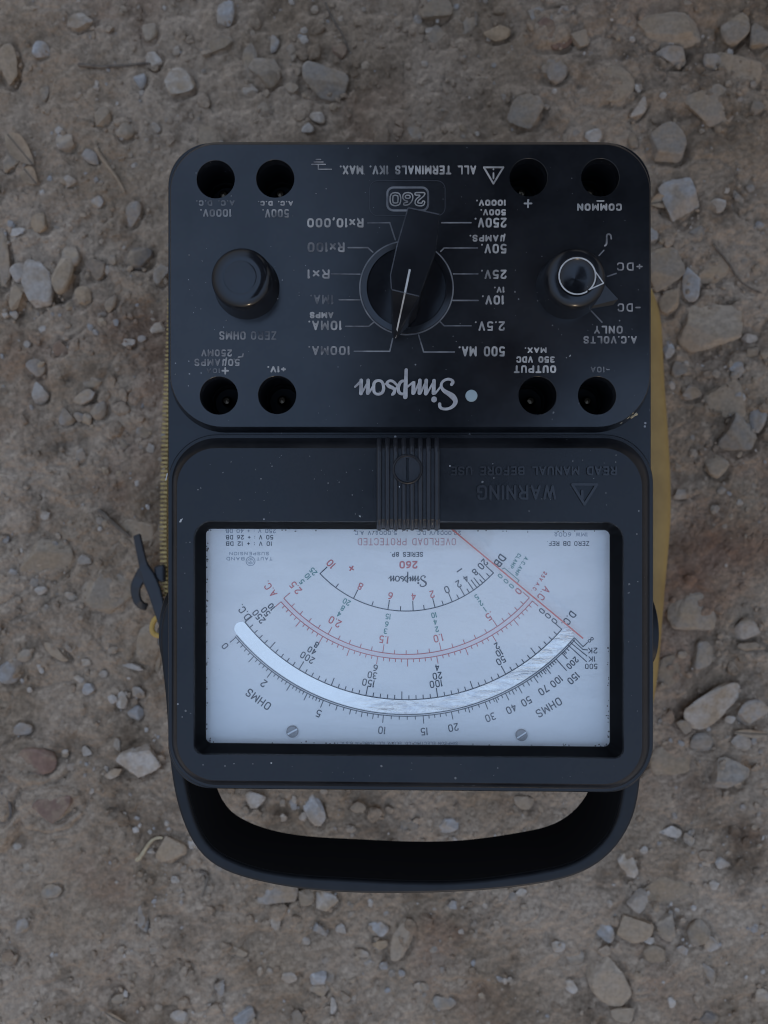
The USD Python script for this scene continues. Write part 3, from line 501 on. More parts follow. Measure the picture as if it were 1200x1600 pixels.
for s, r, th, cap, w, mat in (
    ('8', 276, -30.6, 9, 1.5, BL), ('40', 287.5, -30.9, 9, 1.5, BL), ('200', 300.5, -31, 10, 1.5, BL), ('6', 278, -10, 10, 1.5, BL), ('30', 290, -10.6, 10, 1.5, BL), ('150', 303, -11.3, 10.5, 1.5, BL),
    ('4', 277.5, 10, 9.5, 1.5, BL), ('20', 290, 9.6, 10, 1.5, BL), ('100', 302, 8.8, 10.5, 1.5, BL), ('2', 278, 30.6, 9.5, 1.5, BL), ('10', 289, 30.1, 9.5, 1.5, BL), ('50', 301, 29.4, 10, 1.5, BL),
    ('10', 276, -49.8, 9, 1.6, BL), ('50', 288, -49.8, 9.5, 1.6, BL), ('250', 301, -50, 10, 1.6, BL), ('0', 281, 48.9, 9, 1.4, BL), ('0', 293, 49, 9, 1.4, BL), ('0', 306, 49.1, 9, 1.4, BL),
    ('A.C.', 261, -54.8, 11, 1.5, RD), ('D.C.', 315, -53.6, 11, 1.6, BL), ('A.C.', 266, 53.4, 11, 1.5, RD), ('D.C.', 321.5, 52.2, 11, 1.6, BL),
    ('2.5', 228, -49.4, 11, 1.6, RD), ('2.0', 230.5, -29, 11, 1.6, RD), ('1.5', 232, -8.7, 11, 1.6, RD), ('1.0', 232.5, 12.4, 11, 1.6, RD), ('.5', 232.7, 34, 11, 1.6, RD), ('0', 233, 48.7, 10, 1.6, RD),
    ('5', 214.5, -49.6, 8, 1.3, GR), ('10', 202, -49.7, 8, 1.3, GR), ('25', 190.5, -49.8, 8, 1.3, GR), ('4', 217, -29, 8, 1.3, GR), ('8', 206, -28.9, 8, 1.3, GR), ('20', 194.5, -28.7, 8, 1.3, GR), ('3', 218.6, -8.6, 8, 1.3, GR), ('6', 207.6, -8.5, 8, 1.3, GR), ('15', 195.5, -8.4, 8, 1.3, GR),
    ('2', 218.5, 12.6, 8, 1.3, GR), ('4', 207, 12.6, 8, 1.3, GR), ('10', 196, 12.7, 8, 1.3, GR), ('1', 219.5, 34, 8, 1.3, GR), ('2', 208, 34, 8, 1.3, GR), ('5', 196.5, 34, 8, 1.3, GR), ('0', 219.5, 48.4, 7.5, 1.2, GR), ('0', 208, 48.4, 7.5, 1.2, GR), ('0', 196, 48.4, 7.5, 1.2, GR),
    ('10', 162, -46.7, 11, 1.6, RD), ('8', 163, -26.2, 10.5, 1.6, RD), ('6', 163, -8.8, 10.5, 1.6, RD), ('4', 163, 4, 10.5, 1.6, RD), ('2', 163.5, 14.2, 10.5, 1.6, RD), ('0', 164, 22.7, 10.5, 1.6, BL), ('2', 164, 29.8, 10.5, 1.6, BL), ('4', 163.5, 34.8, 10, 1.6, BL), ('8', 164, 40.9, 10, 1.6, BL), ('20', 163.5, 46.9, 10.5, 1.6, BL),
    ('DB', 180.5, 54, 12, 1.9, BL), ('+', 146, -36, 15, 1.9, RD), ('-', 146.7, 34.4, 19, 1.8, BL),
    ('0', 371, -49.8, 10, 1.6, BL), ('2', 372, -36.8, 11, 1.6, BL), ('5', 371, -21.7, 11, 1.6, BL), ('10', 373, -5.9, 11, 1.6, BL), ('15', 374, 4.3, 11, 1.6, BL), ('20', 374, 11.3, 11, 1.6, BL), ('30', 374.5, 20.5, 11, 1.6, BL), ('40', 375.5, 25.9, 11, 1.6, BL), ('50', 376, 29.9, 11, 1.6, BL),
    ('70', 375.5, 34.8, 11, 1.6, BL), ('100', 376.5, 38.5, 10.5, 1.5, BL), ('150', 390, 42, 10.5, 1.6, BL), ('200', 371.5, 44.3, 9, 1.4, BL)):
    wide = .92 if len(s) > 1 and s[0].isdigit() else 1.0
    on_dial('scale_number', arc_text(s, r, th, cap, w, wide=wide), mat)
on_dial('scale_lettering', arc_text('OHMS', 397, -35.6, 12, 1.7, wide=1.05), BL); on_dial('scale_lettering', arc_text('OHMS', 402.5, 33.6, 12, 1.7, wide=1.05, rotate=31), BL)
on_dial('scale_lettering', arc_text('25V.A.C.', 250, 56.2, 5.6, 1.0, gap=.55), 'dial_red'); on_dial('scale_lettering', arc_text('A.C.AMP', 213, 57.4, 5.6, 1.0, gap=.5), GR); on_dial('scale_lettering', arc_text('CLAMP.', 201, 57.6, 5.4, 1.0, gap=.5), GR)
on_dial('bracket_line', ink([[(785, 889), (788, 887.5), (811, 907), (808.5, 911)]], 1.1), GR)
for s, b, w, mat in (('10 V : + 12 DB', (353, 425, 846, 853), 1.1, BL), ('50 V : + 26 DB', (353, 427, 836, 843), 1.1, BL), ('250 V : + 40 DB', (353, 431, 826.3, 833), .9, 'dial_grey'), ('TAUT', (401, 425.5, 870.5, 875.6), .75, 'dial_grey'), ('BAND', (354, 382, 870.5, 875.6), .75, 'dial_grey'), ('SUSPENSION', (358.5, 420.5, 862.5, 867.5), .7, 'dial_grey'),
                     ('ZERO DB REF.', (855, 920.5, 845.5, 853), 1.05, BL), ('1MW 600w', (866, 918, 832, 838.5), .85, 'dial_grey'), ('OVERLOAD PROTECTED', (559, 712.5, 841, 852), 1.15, 'dial_pale_red'), ('5,000w/V A.C.', (552, 620, 829.5, 836), .9, 'dial_grey'), ('20,000w/V D.C.', (650, 720, 829.5, 836), .9, 'dial_grey'),
                     ('SERIES 8P.', (610, 661, 862.5, 870), 1.2, BL), ('260', (624, 652.5, 876.5, 888.5), 2.4, RD), ('SIMPSON ELECTRIC CO. ELGIN, ILL. MADE IN U.S.A.', (532, 715, 1159, 1164), .75, 'dial_grey')):
    on_dial('dial_lettering', box_text(s, *b, w), mat)
on_dial('dial_lettering', box_text('500', 914, 933.5, 1037, 1045.5, 1.3), BL); on_dial('dial_lettering', box_text('1K', 919.5, 930, 1025.5, 1034, 1.3), BL); on_dial('dial_lettering', box_text('2K', 919, 933.5, 1012, 1021, 1.3), BL); on_dial('dial_lettering', affinity.rotate(box_text('~', 917.5, 928.5, 995.5, 1004, 1.3, .1), -40), BL)
on_dial('dial_logo', logo_poly(lambda g: affinity.affine_transform(g, [61 / 163, 0, 0, 24 / 66, 606 - 551.5 * 61 / 163, 893.5 - 576 * 24 / 66]).buffer(-.05)), BL)
on_dial('maker_roundel', unary_union([Point(391.5, 877).buffer(7.4).difference(Point(391.5, 877).buffer(6.5)), Point(391.5, 877).buffer(4.6).difference(Point(391.5, 877).buffer(3.9)), ink([chaikin([(393.5, 875), (391, 874), (390, 876), (393, 878), (392, 880), (389.5, 879)])], .8)]), 'dial_grey')
for px, ang in (((457, 1142.5), 28), ((814.5, 1148), 33)):
    c = XY([px], zd)[0]; R = 9.2 * S(zd)
    h = solid(lathe(c, [(R, -.0005), (R, .0006), (R * .9, .0008), (R * .4, .0009), (.00002, .0009)], 32, TOP + zd)); a = math.radians(ang); d, n_ = np.array([math.cos(a), math.sin(a)]), np.array([-math.sin(a), math.cos(a)])
    h = h - m3.Manifold.hull_points(np.array([[*(c + d * u + n_ * v), TOP + zd + z] for u in (-R * 1.2, R * 1.2) for v in (-.0003, .0003) for z in (.0004, .003)]))
    part('dial_screw', back(h), 'steel', DIAL, 25)
    part('screw_slot', hull(np.array([[*(c + d * u + n_ * v), TOP + zd + z] for u in (-R * .9, R * .9) for v in (-.00026, .00026) for z in (.0003, .00052)])), 'steel_bright', DIAL, False)
for x, y, z, pts in ((260, 745, -.0019, [(-2, 6), (1, -6), (2.5, -5), (0, 5)]), (283, 813, .0035, [(-3, 3), (-1, -1.5), (3, -3), (1.5, -.5), (0, 3)]), (589.5, 748, .0040, [(-.8, -6), (1, -6), (.8, 5), (-.8, 5)]), (562, 807, .0035, [(-1.5, -1), (1, -1.5), (1.5, 1.5)]), (703, 728, .0035, [(-1.5, 0), (0, -1.5), (1.5, 0), (0, 1.5)]), (624, 761, .0046, [(-1, -1.5), (1, -1.5), (.6, 1.5)]), (890, 556, 0, [(-1.2, 1.5), (1.4, -2), (1.6, .5)]), (424, 1192, .0035, [(-1.2, -1), (1.2, -1), (1, 1.5), (-1, 1.4)]), (398, 486.5, 0, [(-2, .5), (1, -1.6), (2, 0)])):
    part('scuff', flat(Polygon([(x + a, y + c_) for a, c_ in pts]), z + .00004, .0001), 'bright_mark', smooth=False)
fl = []
for k in range(190):
    if k < 95: x, y, z = 270 + rng.random() * 742, 230 + rng.random() * 432, .00006
    elif k < 150: x, y, z = (290 + rng.random() * 290 if k < 130 else 700 + rng.random() * 280), 708 + rng.random() * 96, .00356
    elif k < 172: x, y, z = 300 + rng.random() * 680, 1192 + rng.random() * 24, .00356
    else: x, y, z = (282 + rng.random() * 16 if k % 2 else 982 + rng.random() * 16), 830 + rng.random() * 320, .00356
    if k < 95 and (math.hypot(x - 635, y - 450) < 90 or min(math.hypot(x - a, y - c_) for a, c_ in JACKS) < 34 or x < 330 and (y < 290 or y > 600) or x > 950 and (y < 290 or y > 600)): continue
    m = trimesh.creation.icosphere(0, 1.0); s_ = rng.uniform(.00008, .00028) * (1.6 if rng.random() < .1 else 1); a = rng.uniform(0, 3); e_ = rng.uniform(.35, 1)
    m.vertices = m.vertices @ np.diag([s_, s_ * e_, .00006]) @ np.array([[math.cos(a), math.sin(a), 0], [-math.sin(a), math.cos(a), 0], [0, 0, 1]]) + P3(x, y, z); fl.append(m)
p_ = part('dust_flecks', merge(fl), 'dust', smooth=False); stage.GetPrimAtPath(p_).SetCustomDataByKey('kind', 'stuff')
# --- grime along the window's edge
gr = []
for k in range(150):
    u = rng.random()
    if u < .22: p = (322 + rng.random() * 630, 1163.5 - abs(rng.normal(0, 1.3)))
    elif u < .45: p = (322.5 + abs(rng.normal(0, 1.2)), 830 + rng.random() * 330)
    elif u < .62: p = (322 + rng.random() * 630, 828.5 + abs(rng.normal(0, 1.1)))
    elif u < .74: p = (951 - abs(rng.normal(0, 1.2)), 1000 + rng.random() * 165)
    elif u < .88: p = (951 - abs(rng.normal(0, 5)), 1166 - abs(rng.normal(0, 3)))
    else: p = (323 + abs(rng.normal(0, 5)), 1163 - abs(rng.normal(0, 3)))
    p = skew([p])[0]; m = trimesh.creation.icosphere(0, 1.0); m.vertices *= [rng.uniform(.0001, .00035), rng.uniform(.0001, .00035), .0001]; m.apply_translation(P3(*p, zd + .0001)); gr.append(m)
put('dial_grime', merge(gr), 'grime', DIAL, False, MO); stage.GetPrimAtPath(DIAL + '/dial_grime').SetCustomDataByKey('kind', 'stuff')
# --- needle and glass
zn = -.0037
ND = part('needle', strip(P3(700, 822, zn), P3(911, 997.5, zn), .00042, 0, .00022), 'needle', smooth=False)
part('glass_window', flat(Polygon(skew(rrect(317, 957, 823, 1168, 8, 5))), -.0026, .0007), 'glass', smooth=False)
# --- carry handle: a broad strap bent round the lower end, hinged on two side bosses
zh0, zh1 = -.0100, -.0392
out = [(266, 936), (258, 946), (252, 962), (252, 1000), (255.5, 1080), (262, 1150), (268, 1202), (282, 1279), (299, 1314), (320, 1341), (352, 1362), (397, 1377), (467, 1390), (555, 1396), (640, 1398), (725, 1395), (830, 1384), (900, 1369), (935, 1349), (970, 1318), (991, 1272), (1001, 1213), (1008, 1165), (1015, 1090), (1020, 1010), (1022.5, 985), (1020, 966), (1014, 955)]
inn = [(270, 938), (269, 950), (268.5, 966), (269, 1000), (273, 1080), (281, 1150), (290, 1210), (298, 1265), (310, 1300), (331, 1328), (359, 1346), (397, 1358), (450, 1367), (537, 1376), (640, 1381), (740, 1377), (844, 1363), (900, 1349), (935, 1325), (963, 1286), (974, 1234), (983, 1165), (992, 1090), (1001, 1010), (1003, 985), (1003, 966), (1004, 955)]
A, B = XY(spline(out, 110, 30), zh0), XY(spline(inn, 110, 30), zh0)
def section(a, b):
    d = b - a; L = np.linalg.norm(d); e = d / L; r = .0011; H = zh0 - zh1; p = []
    for cx, cz, t0 in ((r, -r, 180), (L - r, -r, 90), (L - r, -(H - r), 0), (r, -(H - r), -90)):
        for t in np.radians(np.linspace(t0, t0 - 90, 5)): p.append(np.array([*(a + e * (cx + r * math.cos(t))), TOP + zh0 + cz + r * math.sin(t)]))
    return np.array(p)
HN = part('carry_handle', loft([section(a, b) for a, b in zip(A, B)]), 'handle', smooth=30)
def lining(a, b):  # added strip without sheen, keeps the inner face of the handle in shade
    e = (a - b) / np.linalg.norm(a - b); q = b - e * .00025; q2 = b + e * .0004
    return np.array([[*q, TOP + zh0 - .0014], [*q, TOP + zh1 + .0012], [*q2, TOP + zh1 + .0012], [*q2, TOP + zh0 - .0014]])
part('lining', loft([lining(a, b) for a, b in zip(A[6:-6], B[6:-6])]), 'lining', HN, 40)
for sx, x in ((-1, 251.5), (1, 1022.5)):
    p = P3(x, 982, -.024); m = lathe((0, 0), [(.0118, -.0040), (.0118, -.0004), (.0112, .0000), (.0085, .0004), (.0001, .0005)], 40)
    m.apply_transform(trimesh.transformations.rotation_matrix(sx * math.pi / 2, [0, 1, 0])); m.apply_translation([p[0] * 1.0, p[1], p[2]]); m.vertices[:, 0] += -sx * .0026
    part('handle_pivot', m, 'handle', HN, 30)
# ------------------------------------------------------------------ ochre zip pouch under the meter
ZP, ZO = thing('zip_pouch', 'ochre zip pouch lying flat under the black multimeter, its brass zipper along the left edge', 'pouch', (0.012, 0.0, 0.0))
def pouch(): 
    right = [(985, 1172), (1008, 1140), (1025, 1060), (1036, 990), (1042, 900), (1046, 800), (1047, 730), (1045, 670), (1040, 600), (1036, 545), (1030, 490), (1018, 448), (995, 420)]
    left = [(330, 400), (285, 440), (268, 520), (262, 590), (259, 650), (257, 720), (255.5, 800), (256.5, 880), (258.5, 960), (266, 1060), (285, 1135), (320, 1170), (640, 1180)]
    o = XY(np.array(right + left), -.085); o = np.vstack([o, o[:1]]); tck, _ = splprep(o.T, s=1e-6, per=True); o = np.array(splev(np.linspace(0, 1, 160, endpoint=False), tck)).T
    c = o.mean(0); rings = []
    for z, k in ((-.002, .975), (.003, .99), (.0075, 1.0), (.011, .995), (.0138, .97), (.0152, .92), (.0158, .8)):
        q = c + (o - c) * k; wob = .0008 * np.sin(np.arange(160) * .37) * (1 if z > .004 else 0) + .0012 * fb(q[:, 0], q[:, 1], 30, 2, 77); q = q + (q - c) / np.linalg.norm(q - c, axis=1)[:, None] * wob[:, None] * .4
        rings.append(np.column_stack([q, np.full(160, z)]))
    return loft(rings)
PB_ = put('pouch_body', pouch(), 'pouch', ZP, 40, ZO)
zl = -.0815                                     # zipper level
zip_path = XY(spline([(268, 470), (264.5, 560), (260.5, 640), (258, 720), (256.5, 800), (256.5, 870), (258, 920), (259.5, 975)], 90), zl)
zz = TOP + zl
tape = merge([hull([[a[0] + dx, a[1], zz + h] for a in (zip_path[i], zip_path[i + 1]) for dx in (.0000, .006) for h in (-.0008, .0004)]) for i in range(len(zip_path) - 1)])
put('zipper_tape', tape, 'pouch', ZP, False, ZO)
d = np.concatenate([[0], np.cumsum(np.linalg.norm(np.diff(zip_path, axis=0), axis=1))]); teeth = []
for s_ in np.arange(0, d[-1], .00165):
    x, y = np.interp(s_, d, zip_path[:, 0]), np.interp(s_, d, zip_path[:, 1])
    m = trimesh.creation.box((.0026, .00098, .0017)); m.vertices[:4, 1] *= .8; m.apply_translation((x + .0002, y, zz + .0009)); teeth.append(m)
p = put('zipper_teeth', merge(teeth), 'brass', ZP, False, ZO); stage.GetPrimAtPath(p).SetCustomDataByKey('kind', 'stuff')
put('slider_body', hull(np.vstack([sph(P3(x, y, -.0795), .0013, 1) for x, y in ((246, 889), (254, 887), (247, 903), (254, 905))])), 'rubber', ZP, 40, ZO)
put('zip_slider', hull(np.vstack([sph(P3(252.5, y, -.080), .0016, 1) for y in (985, 1004)])), 'steel', ZP, 40, ZO)
ring = [P3(*q, -.079) for q in ((250, 962), (242, 968), (238, 978), (239, 988), (246, 993), (254, 992))]
put('pull_loop', capsule_chain([np.array(v) for v in spline(ring, 14)], .0010), 'pouch_cord', ZP, 60, ZO)
def ribbon(pts, ws, z, th):                      # flat strap with rounded edges; pts in pixels, ws half widths in pixels
    q = spline(pts, 24); w = np.interp(np.linspace(0, 1, 24), np.linspace(0, 1, len(ws)), ws) * S(z); zz_ = np.interp(np.linspace(0, 1, 24), np.linspace(0, 1, len(th)), th)
    M = m3.Manifold(); xy = XY(q, z); t = np.gradient(xy, axis=0); t /= np.linalg.norm(t, axis=1)[:, None]; n = np.column_stack([-t[:, 1], t[:, 0]])
    pp = [np.vstack([sph([*(xy[i] + sg * n[i] * (w[i] - .0008)), TOP + z + zz_[i]], .0008, 1) for sg in (-1, 1)]) for i in range(24)]
    for a, b in zip(pp[:-1], pp[1:]): M = M + m3.Manifold.hull_points(np.vstack([a, b]))
    return M
tabm = ribbon([(206.5, 839), (215, 860), (224, 882), (234, 905), (243, 928), (250, 950), (256, 972)], [6.6, 6.8, 7.4, 11.5, 11, 9.5, 8], -.078, [-.006, -.003, 0, 0, 0, .001, .001]) + ribbon([(226, 893), (216, 908), (211, 923), (212, 937), (217, 947), (222, 950)], [10, 9.5, 8.5, 7.5, 7, 6.5], -.079, [.001, 0, 0, -.001, -.002, -.004])
put('pull_tab', back(tabm), 'rubber', ZP, 40, ZO, 'black forked rubbery pull tab')

# ------------------------------------------------------------------ straw chip caught in the groove of the panel
def chip(px0, px1, w0, w1, z):
    a, b = P3(*px0, z), P3(*px1, z + .0006); d_ = b - a; n = np.cross([0, 0, 1], d_); n /= np.linalg.norm(n); rows = []
    for t in np.linspace(0, 1, 7):
        c = a + d_ * t; w = (w0 + (w1 - w0) * t) * S(z) * (1 + .25 * math.sin(9 * t)); rows.append([c + n * w + [0, 0, .0002], c + [0, 0, .0006], c - n * w + [0, 0, .0001], c - n * w * .8 - [0, 0, .0002], c + n * w * .8 - [0, 0, .0002]])
    return loft([np.array(r) for r in rows])
p, o = thing('dry_chip', 'small dry straw coloured chip caught beside the lower right corner of the control panel', 'plant chip', P3(983, 652, -.0015))
put('chip', merge([chip((966, 658), (982, 650), 4.6, 2.4, -.0012), chip((981, 650.5), (989, 645), 2.0, 1.2, -.0011), chip((985, 653), (995, 646.5), 1.5, 2.0, -.0014)]), 'straw', p, 40, o)

# ------------------------------------------------------------------ stones
def stone_mesh(w, h, d, seed, n=3, planes=9, rough=.05, sharp=36.0):
    r = np.random.default_rng(seed); m = trimesh.creation.icosphere(n, 1.0); u = m.vertices
    P = r.normal(size=(planes, 3)) * [1, 1, .8]; P /= np.linalg.norm(P, axis=1)[:, None]; D = r.uniform(.46, .84, planes)
    P = np.vstack([P, [[0, 0, 1.0] + r.normal(0, .16, 3) * [1, 1, 0]]]); P[-1] /= np.linalg.norm(P[-1]); D = np.append(D, r.uniform(.42, .6))
    q = np.maximum(u @ P.T, 1e-3) / D; rad = 1.0 / (np.sum(q ** sharp, 1) + 1) ** (1 / sharp)
    rad *= 1 + rough * (meshkit.fbm(u * 3.1 + seed % 97, 4, seed % 31) - .5) * 2
    v = u * rad[:, None]; v -= (v.max(0) + v.min(0)) / 2; v /= (v.max(0) - v.min(0)) / 2
    return trimesh.Trimesh(v * [w / 2, h / 2, d / 2], m.faces, process=False)
REGION = {'L': ['in the top left corner', 'above left of the multimeter', 'left of the zero knob', 'left of the lower jacks', 'left of the meter cover', 'beside the black pull tab', 'left of the handle bend', 'below left of the handle', 'near the bottom left corner'],
          'M': ['above the control panel'] * 2 + ['beside the panel'] * 4 + ['inside the handle loop', 'just below the handle', 'at the bottom edge'],
          'R': ['in the top right corner', 'above right of the multimeter', 'right of the polarity knob', 'right of the panel groove', 'right of the meter cover', 'right of the dial', 'right of the handle hinge', 'right of the handle bend', 'near the bottom right corner']}
CUTS = [150, 290, 470, 660, 850, 1060, 1245, 1430]
STONES = '''8 95 32 66 0 t|120 25 40 26 -15 p|58 72 30 28 20 b|62 138 16 26 10 g|97 218 30 28 0 g|138 240 32 20 32 b|105 281 24 18 0 p|12 250 34 26 -30 g|228 40 28 32 0 t|236 87 28 26 15 p|216 123 24 26 0 b|277 122 52 48 0 p|193 195 30 38 10 t|158 180 24 34 20 t|350 12 28 40 10 b|335 60 58 28 -18 gf|388 132 26 20 0 p|240 194 18 18 0 p|273 72 12 18 20 p|388 90 24 60 0 gf|328 210 42 44 0 tf|146 130 10 10 0 p|88 198 14 12 0 p
505 115 76 58 4 g|412 103 54 52 15 g|425 58 18 28 20 b|530 70 24 22 0 r|495 175 26 18 25 p|455 77 18 17 0 p|777 49 44 24 5 o|682 6 54 34 0 t|728 20 46 48 0 gf|690 46 46 42 0 gf|645 198 36 30 0 bf|455 131 22 16 20 p|672 36 14 10 0 p|664 90 12 10 0 p|480 195 20 16 0 p|412 165 26 20 0 g
868 108 42 44 10 b|865 52 66 50 0 r|1048 46 104 54 5 t|1052 86 48 32 -5 b|1116 92 30 28 0 b|1150 42 44 60 25 g|1190 52 36 42 0 g|822 174 58 54 0 g|955 130 82 60 0 tf|1000 171 42 18 -52 p|928 213 30 24 0 p|1044 222 60 62 0 g|1062 312 60 72 -10 b|1115 160 92 74 0 gf|1155 105 100 70 0 tf|990 218 18 26 0 g|1186 165 24 24 0 g|885 15 30 16 0 b|845 20 40 30 0 bf|905 60 30 30 0 t
1036 418 66 66 -25 g|1082 443 32 58 5 b|1118 420 56 40 -20 tf|1046 471 34 42 10 t|1112 509 106 76 -10 t|1120 322 26 22 10 p|1180 525 24 16 0 p|1184 547 22 18 0 t|1158 575 26 26 0 b|1086 611 34 24 0 b|1140 622 70 66 0 tf|1162 674 62 64 10 g|1052 600 16 14 0 p|1194 650 26 52 10 b|1066 575 30 26 0 g|1048 545 18 30 0 b|1090 365 26 26 0 g|1020 365 22 30 0 b|1150 300 14 12 0 p|1135 298 10 10 0 p
1127 727 38 42 0 t|1073 772 34 16 0 p|1088 962 84 76 35 gf|1172 985 44 40 0 p|1180 1013 50 15 5 t|1104 1027 34 48 15 g|1048 1052 40 56 0 gf|1120 1104 108 54 -28 p|1186 1116 56 44 -10 b|1165 1165 34 28 0 p|1148 1213 58 52 0 g|1106 1166 40 34 0 g|1055 1195 66 48 0 tf|1012 1190 22 52 5 p|985 1357 30 46 -10 p|1055 1308 38 20 10 p|1084 1320 18 24 0 p|1137 1357 30 20 15 p|1120 1389 18 15 20 p|1000 1411 30 38 25 p|1052 1402 104 48 15 tf|1045 1456 32 44 0 g|1097 1464 38 44 20 g|1117 1481 28 26 0 b|1026 1497 38 34 0 t|995 1457 54 42 20 t|948 1460 28 40 -20 b|874 1483 24 18 0 p|893 1547 24 22 0 p|951 1537 60 94 -22 t|1112 1526 18 36 -10 b|1195 1560 26 22 0 b|1110 1595 32 22 0 d|1030 1425 12 14 0 p|1018 1475 18 12 -15 p|1070 1490 18 16 0 b|1052 1570 14 18 0 p|975 1590 40 24 0 t|900 1500 30 24 0 g|1110 1357 16 12 0 p|1150 1130 18 14 0 p|1075 1140 30 26 0 g
432 1394 70 40 -10 b|478 1405 28 26 0 t|510 1412 38 32 5 b|430 1443 16 24 0 p|593 1457 30 28 -20 b|594 1482 24 14 -8 o|564 1495 26 15 15 p|532 1457 18 18 0 p|628 1474 32 74 20 t|477 1475 14 14 0 b|452 1527 26 19 0 p|372 1488 32 16 10 t|497 1531 28 22 0 b|540 1560 18 20 0 g|520 1577 12 28 -10 p|695 1575 40 24 0 g|493 1550 42 20 15 g|380 1590 36 24 -20 b|655 1545 16 15 0 p|553 1563 10 11 0 p|500 1460 26 22 0 b|515 1532 20 20 0 g|342 1540 14 22 20 b|465 1590 20 24 0 g|815 1398 22 12 0 p|760 1420 12 10 0 p|575 1510 16 12 0 g|550 1535 14 10 0 t
219 1188 66 46 -15 p|35 1140 30 22 0 b|134 1176 18 15 30 p|184 1165 13 24 -15 p|176 1209 30 16 -10 p|190 1094 20 28 5 p|211 1115 24 24 0 b|268 1328 48 46 10 t|48 1358 40 28 -25 gf|80 1393 32 23 -5 b|222 1436 16 48 -4 b|33 1450 22 26 20 b|62 1592 20 19 0 t|55 1188 70 44 5 r|85 1262 66 46 -10 r|5 1258 34 60 0 d|98 1180 14 12 0 t|236 1330 14 10 0 p|186 1560 26 16 -30 t|345 1545 12 20 10 b|280 1590 30 22 0 b|12 1500 26 30 0 r|110 1200 16 12 0 g|300 1320 18 22 0 p|28 1322 14 10 0 p
148 312 21 20 0 b|205 330 24 42 10 b|214 400 46 38 0 d|250 425 24 42 5 b|62 348 30 32 35 t|28 362 24 14 -15 p|4 400 22 96 0 g|60 440 48 82 -8 p|25 465 22 44 15 t|30 425 32 32 0 p|98 430 32 66 15 t|150 420 32 36 0 d|130 462 26 30 0 t|174 474 16 30 35 g|55 574 32 28 10 b|59 613 28 36 -15 p|134 621 38 20 -25 b|105 652 26 30 10 b|125 651 20 16 0 b|155 641 24 32 30 g|135 655 18 20 0 p|95 545 26 26 0 r|245 511 24 18 0 p|228 672 36 26 -20 bf|193 640 14 14 0 p|110 400 30 36 0 g|40 537 12 12 0 p|5 490 14 14 0 p|18 490 16 14 0 p|160 492 16 10 0 b|220 528 14 12 0 b|200 535 22 14 0 p|145 595 30 24 0 gf
127 712 16 24 0 p|191 694 20 18 0 g|70 872 90 66 -10 tf|131 874 22 17 0 p|62 923 20 15 0 p|108 932 22 14 20 p|164 922 96 76 30 gf|232 1012 44 110 8 tf|212 832 64 62 -20 tf|10 1050 42 44 0 b|36 1025 24 22 0 g|85 1020 48 17 38 t|175 1017 18 13 -20 b|133 1036 16 12 0 p|59 1043 9 24 -28 p|137 1078 20 20 0 b|216 1083 22 20 0 b|207 1043 36 11 4 p|188 1094 18 20 0 p|158 1055 14 12 0 p|88 838 10 11 0 p|235 700 14 16 0 p|68 773 9 10 0 p|120 1062 18 14 0 p|42 1080 10 9 0 p|178 938 14 12 0 t
400 1249 34 28 0 p|490 1263 32 62 -18 b|441 1278 16 14 0 p|458 1256 14 20 10 b|700 1295 40 24 0 b|560 1262 26 20 0 t|820 1258 34 22 20 t|640 1290 30 18 0 g'''
items = []
for tok in STONES.replace('\n', '|').split('|'):
    a = tok.split(); x, y, w, h, ang = map(float, a[:5]); t, flush = a[5][0], a[5].endswith('f')
    col = 'L' if x < 262 else 'R' if x > 985 else 'M'; band = int(np.searchsorted(CUTS, y)); size = 'large' if max(w, h) >= 58 else 'middling' if max(w, h) >= 30 else 'small'
    if col == 'M' and band < 7 and y > 1400: band = 7
    shape = 'flat buried' if flush else 'narrow' if max(w, h) > 2.1 * min(w, h) else 'rounded' if abs(w - h) < 5 else 'angular'
    items.append(dict(x=x, y=y, w=w, h=h, a=ang, t=t, f=flush, base=f'{size} {TONES[t][0]} {shape} stone {REGION[col][band]}'))
SPECIAL = {(505, 115): 'big squarish grey stone with dark gaps round it above the control panel', (777, 49): 'orange tan brick shaped chip at the top edge right of the middle', (951, 1537): 'egg shaped tan stone leaning left near the bottom right corner', (1120, 1104): 'large pale wedge shaped stone right of the lower end of the dial',
           (277, 122): 'pale triangular stone above the upper left jack', (222, 1436): 'bluish rod shaped pebble standing out below left of the handle', (219, 1188): 'pale jagged stone just left of the handle bend', (1112, 509): 'largest flat tan stone right of the polarity knob', (60, 440): 'pale upright wedge stone left of the zero adjust knob',
           (1082, 443): 'bluish blade shaped stone standing between larger ones right of the polarity knob', (865, 52): 'reddish brown crumbly clod above the upper right jacks', (1048, 46): 'broad tan slab at the top right edge'}
# the soil sinks a little round each stone, more on the lower right where it has washed out
for it in items:
    c = px_ground(it['x'], it['y'], .002); rx, ry = it['w'] * CAM / F / 2, it['h'] * CAM / F / 2; R_ = max(rx, ry)
    i0, i1 = np.searchsorted(gx, (c[0] - 2 * R_, c[0] + 2 * R_)); j0, j1 = np.searchsorted(gy, (c[1] - 2 * R_, c[1] + 2 * R_))
    X, Y = GX[i0:i1, j0:j1] - c[0], GY[i0:i1, j0:j1] - c[1]; t = math.radians(it['a']); u, v = (X * math.cos(t) - Y * math.sin(t)) / rx, (X * math.sin(t) + Y * math.cos(t)) / ry
    q_ = np.sqrt(u * u + v * v) * (1 + .5 * fb(GX[i0:i1, j0:j1], GY[i0:i1, j0:j1], 150, 2, 33)); side = .55 + .45 * (X * .55 - Y * .83) / (np.hypot(X, Y) + 1e-6)
    GZ[i0:i1, j0:j1] -= (.4 if it['f'] else 1.0) * min(.0036, .48 * R_) * side * np.exp(-((q_ - 1.02) / .22) ** 2)
n0, n1 = GX.shape
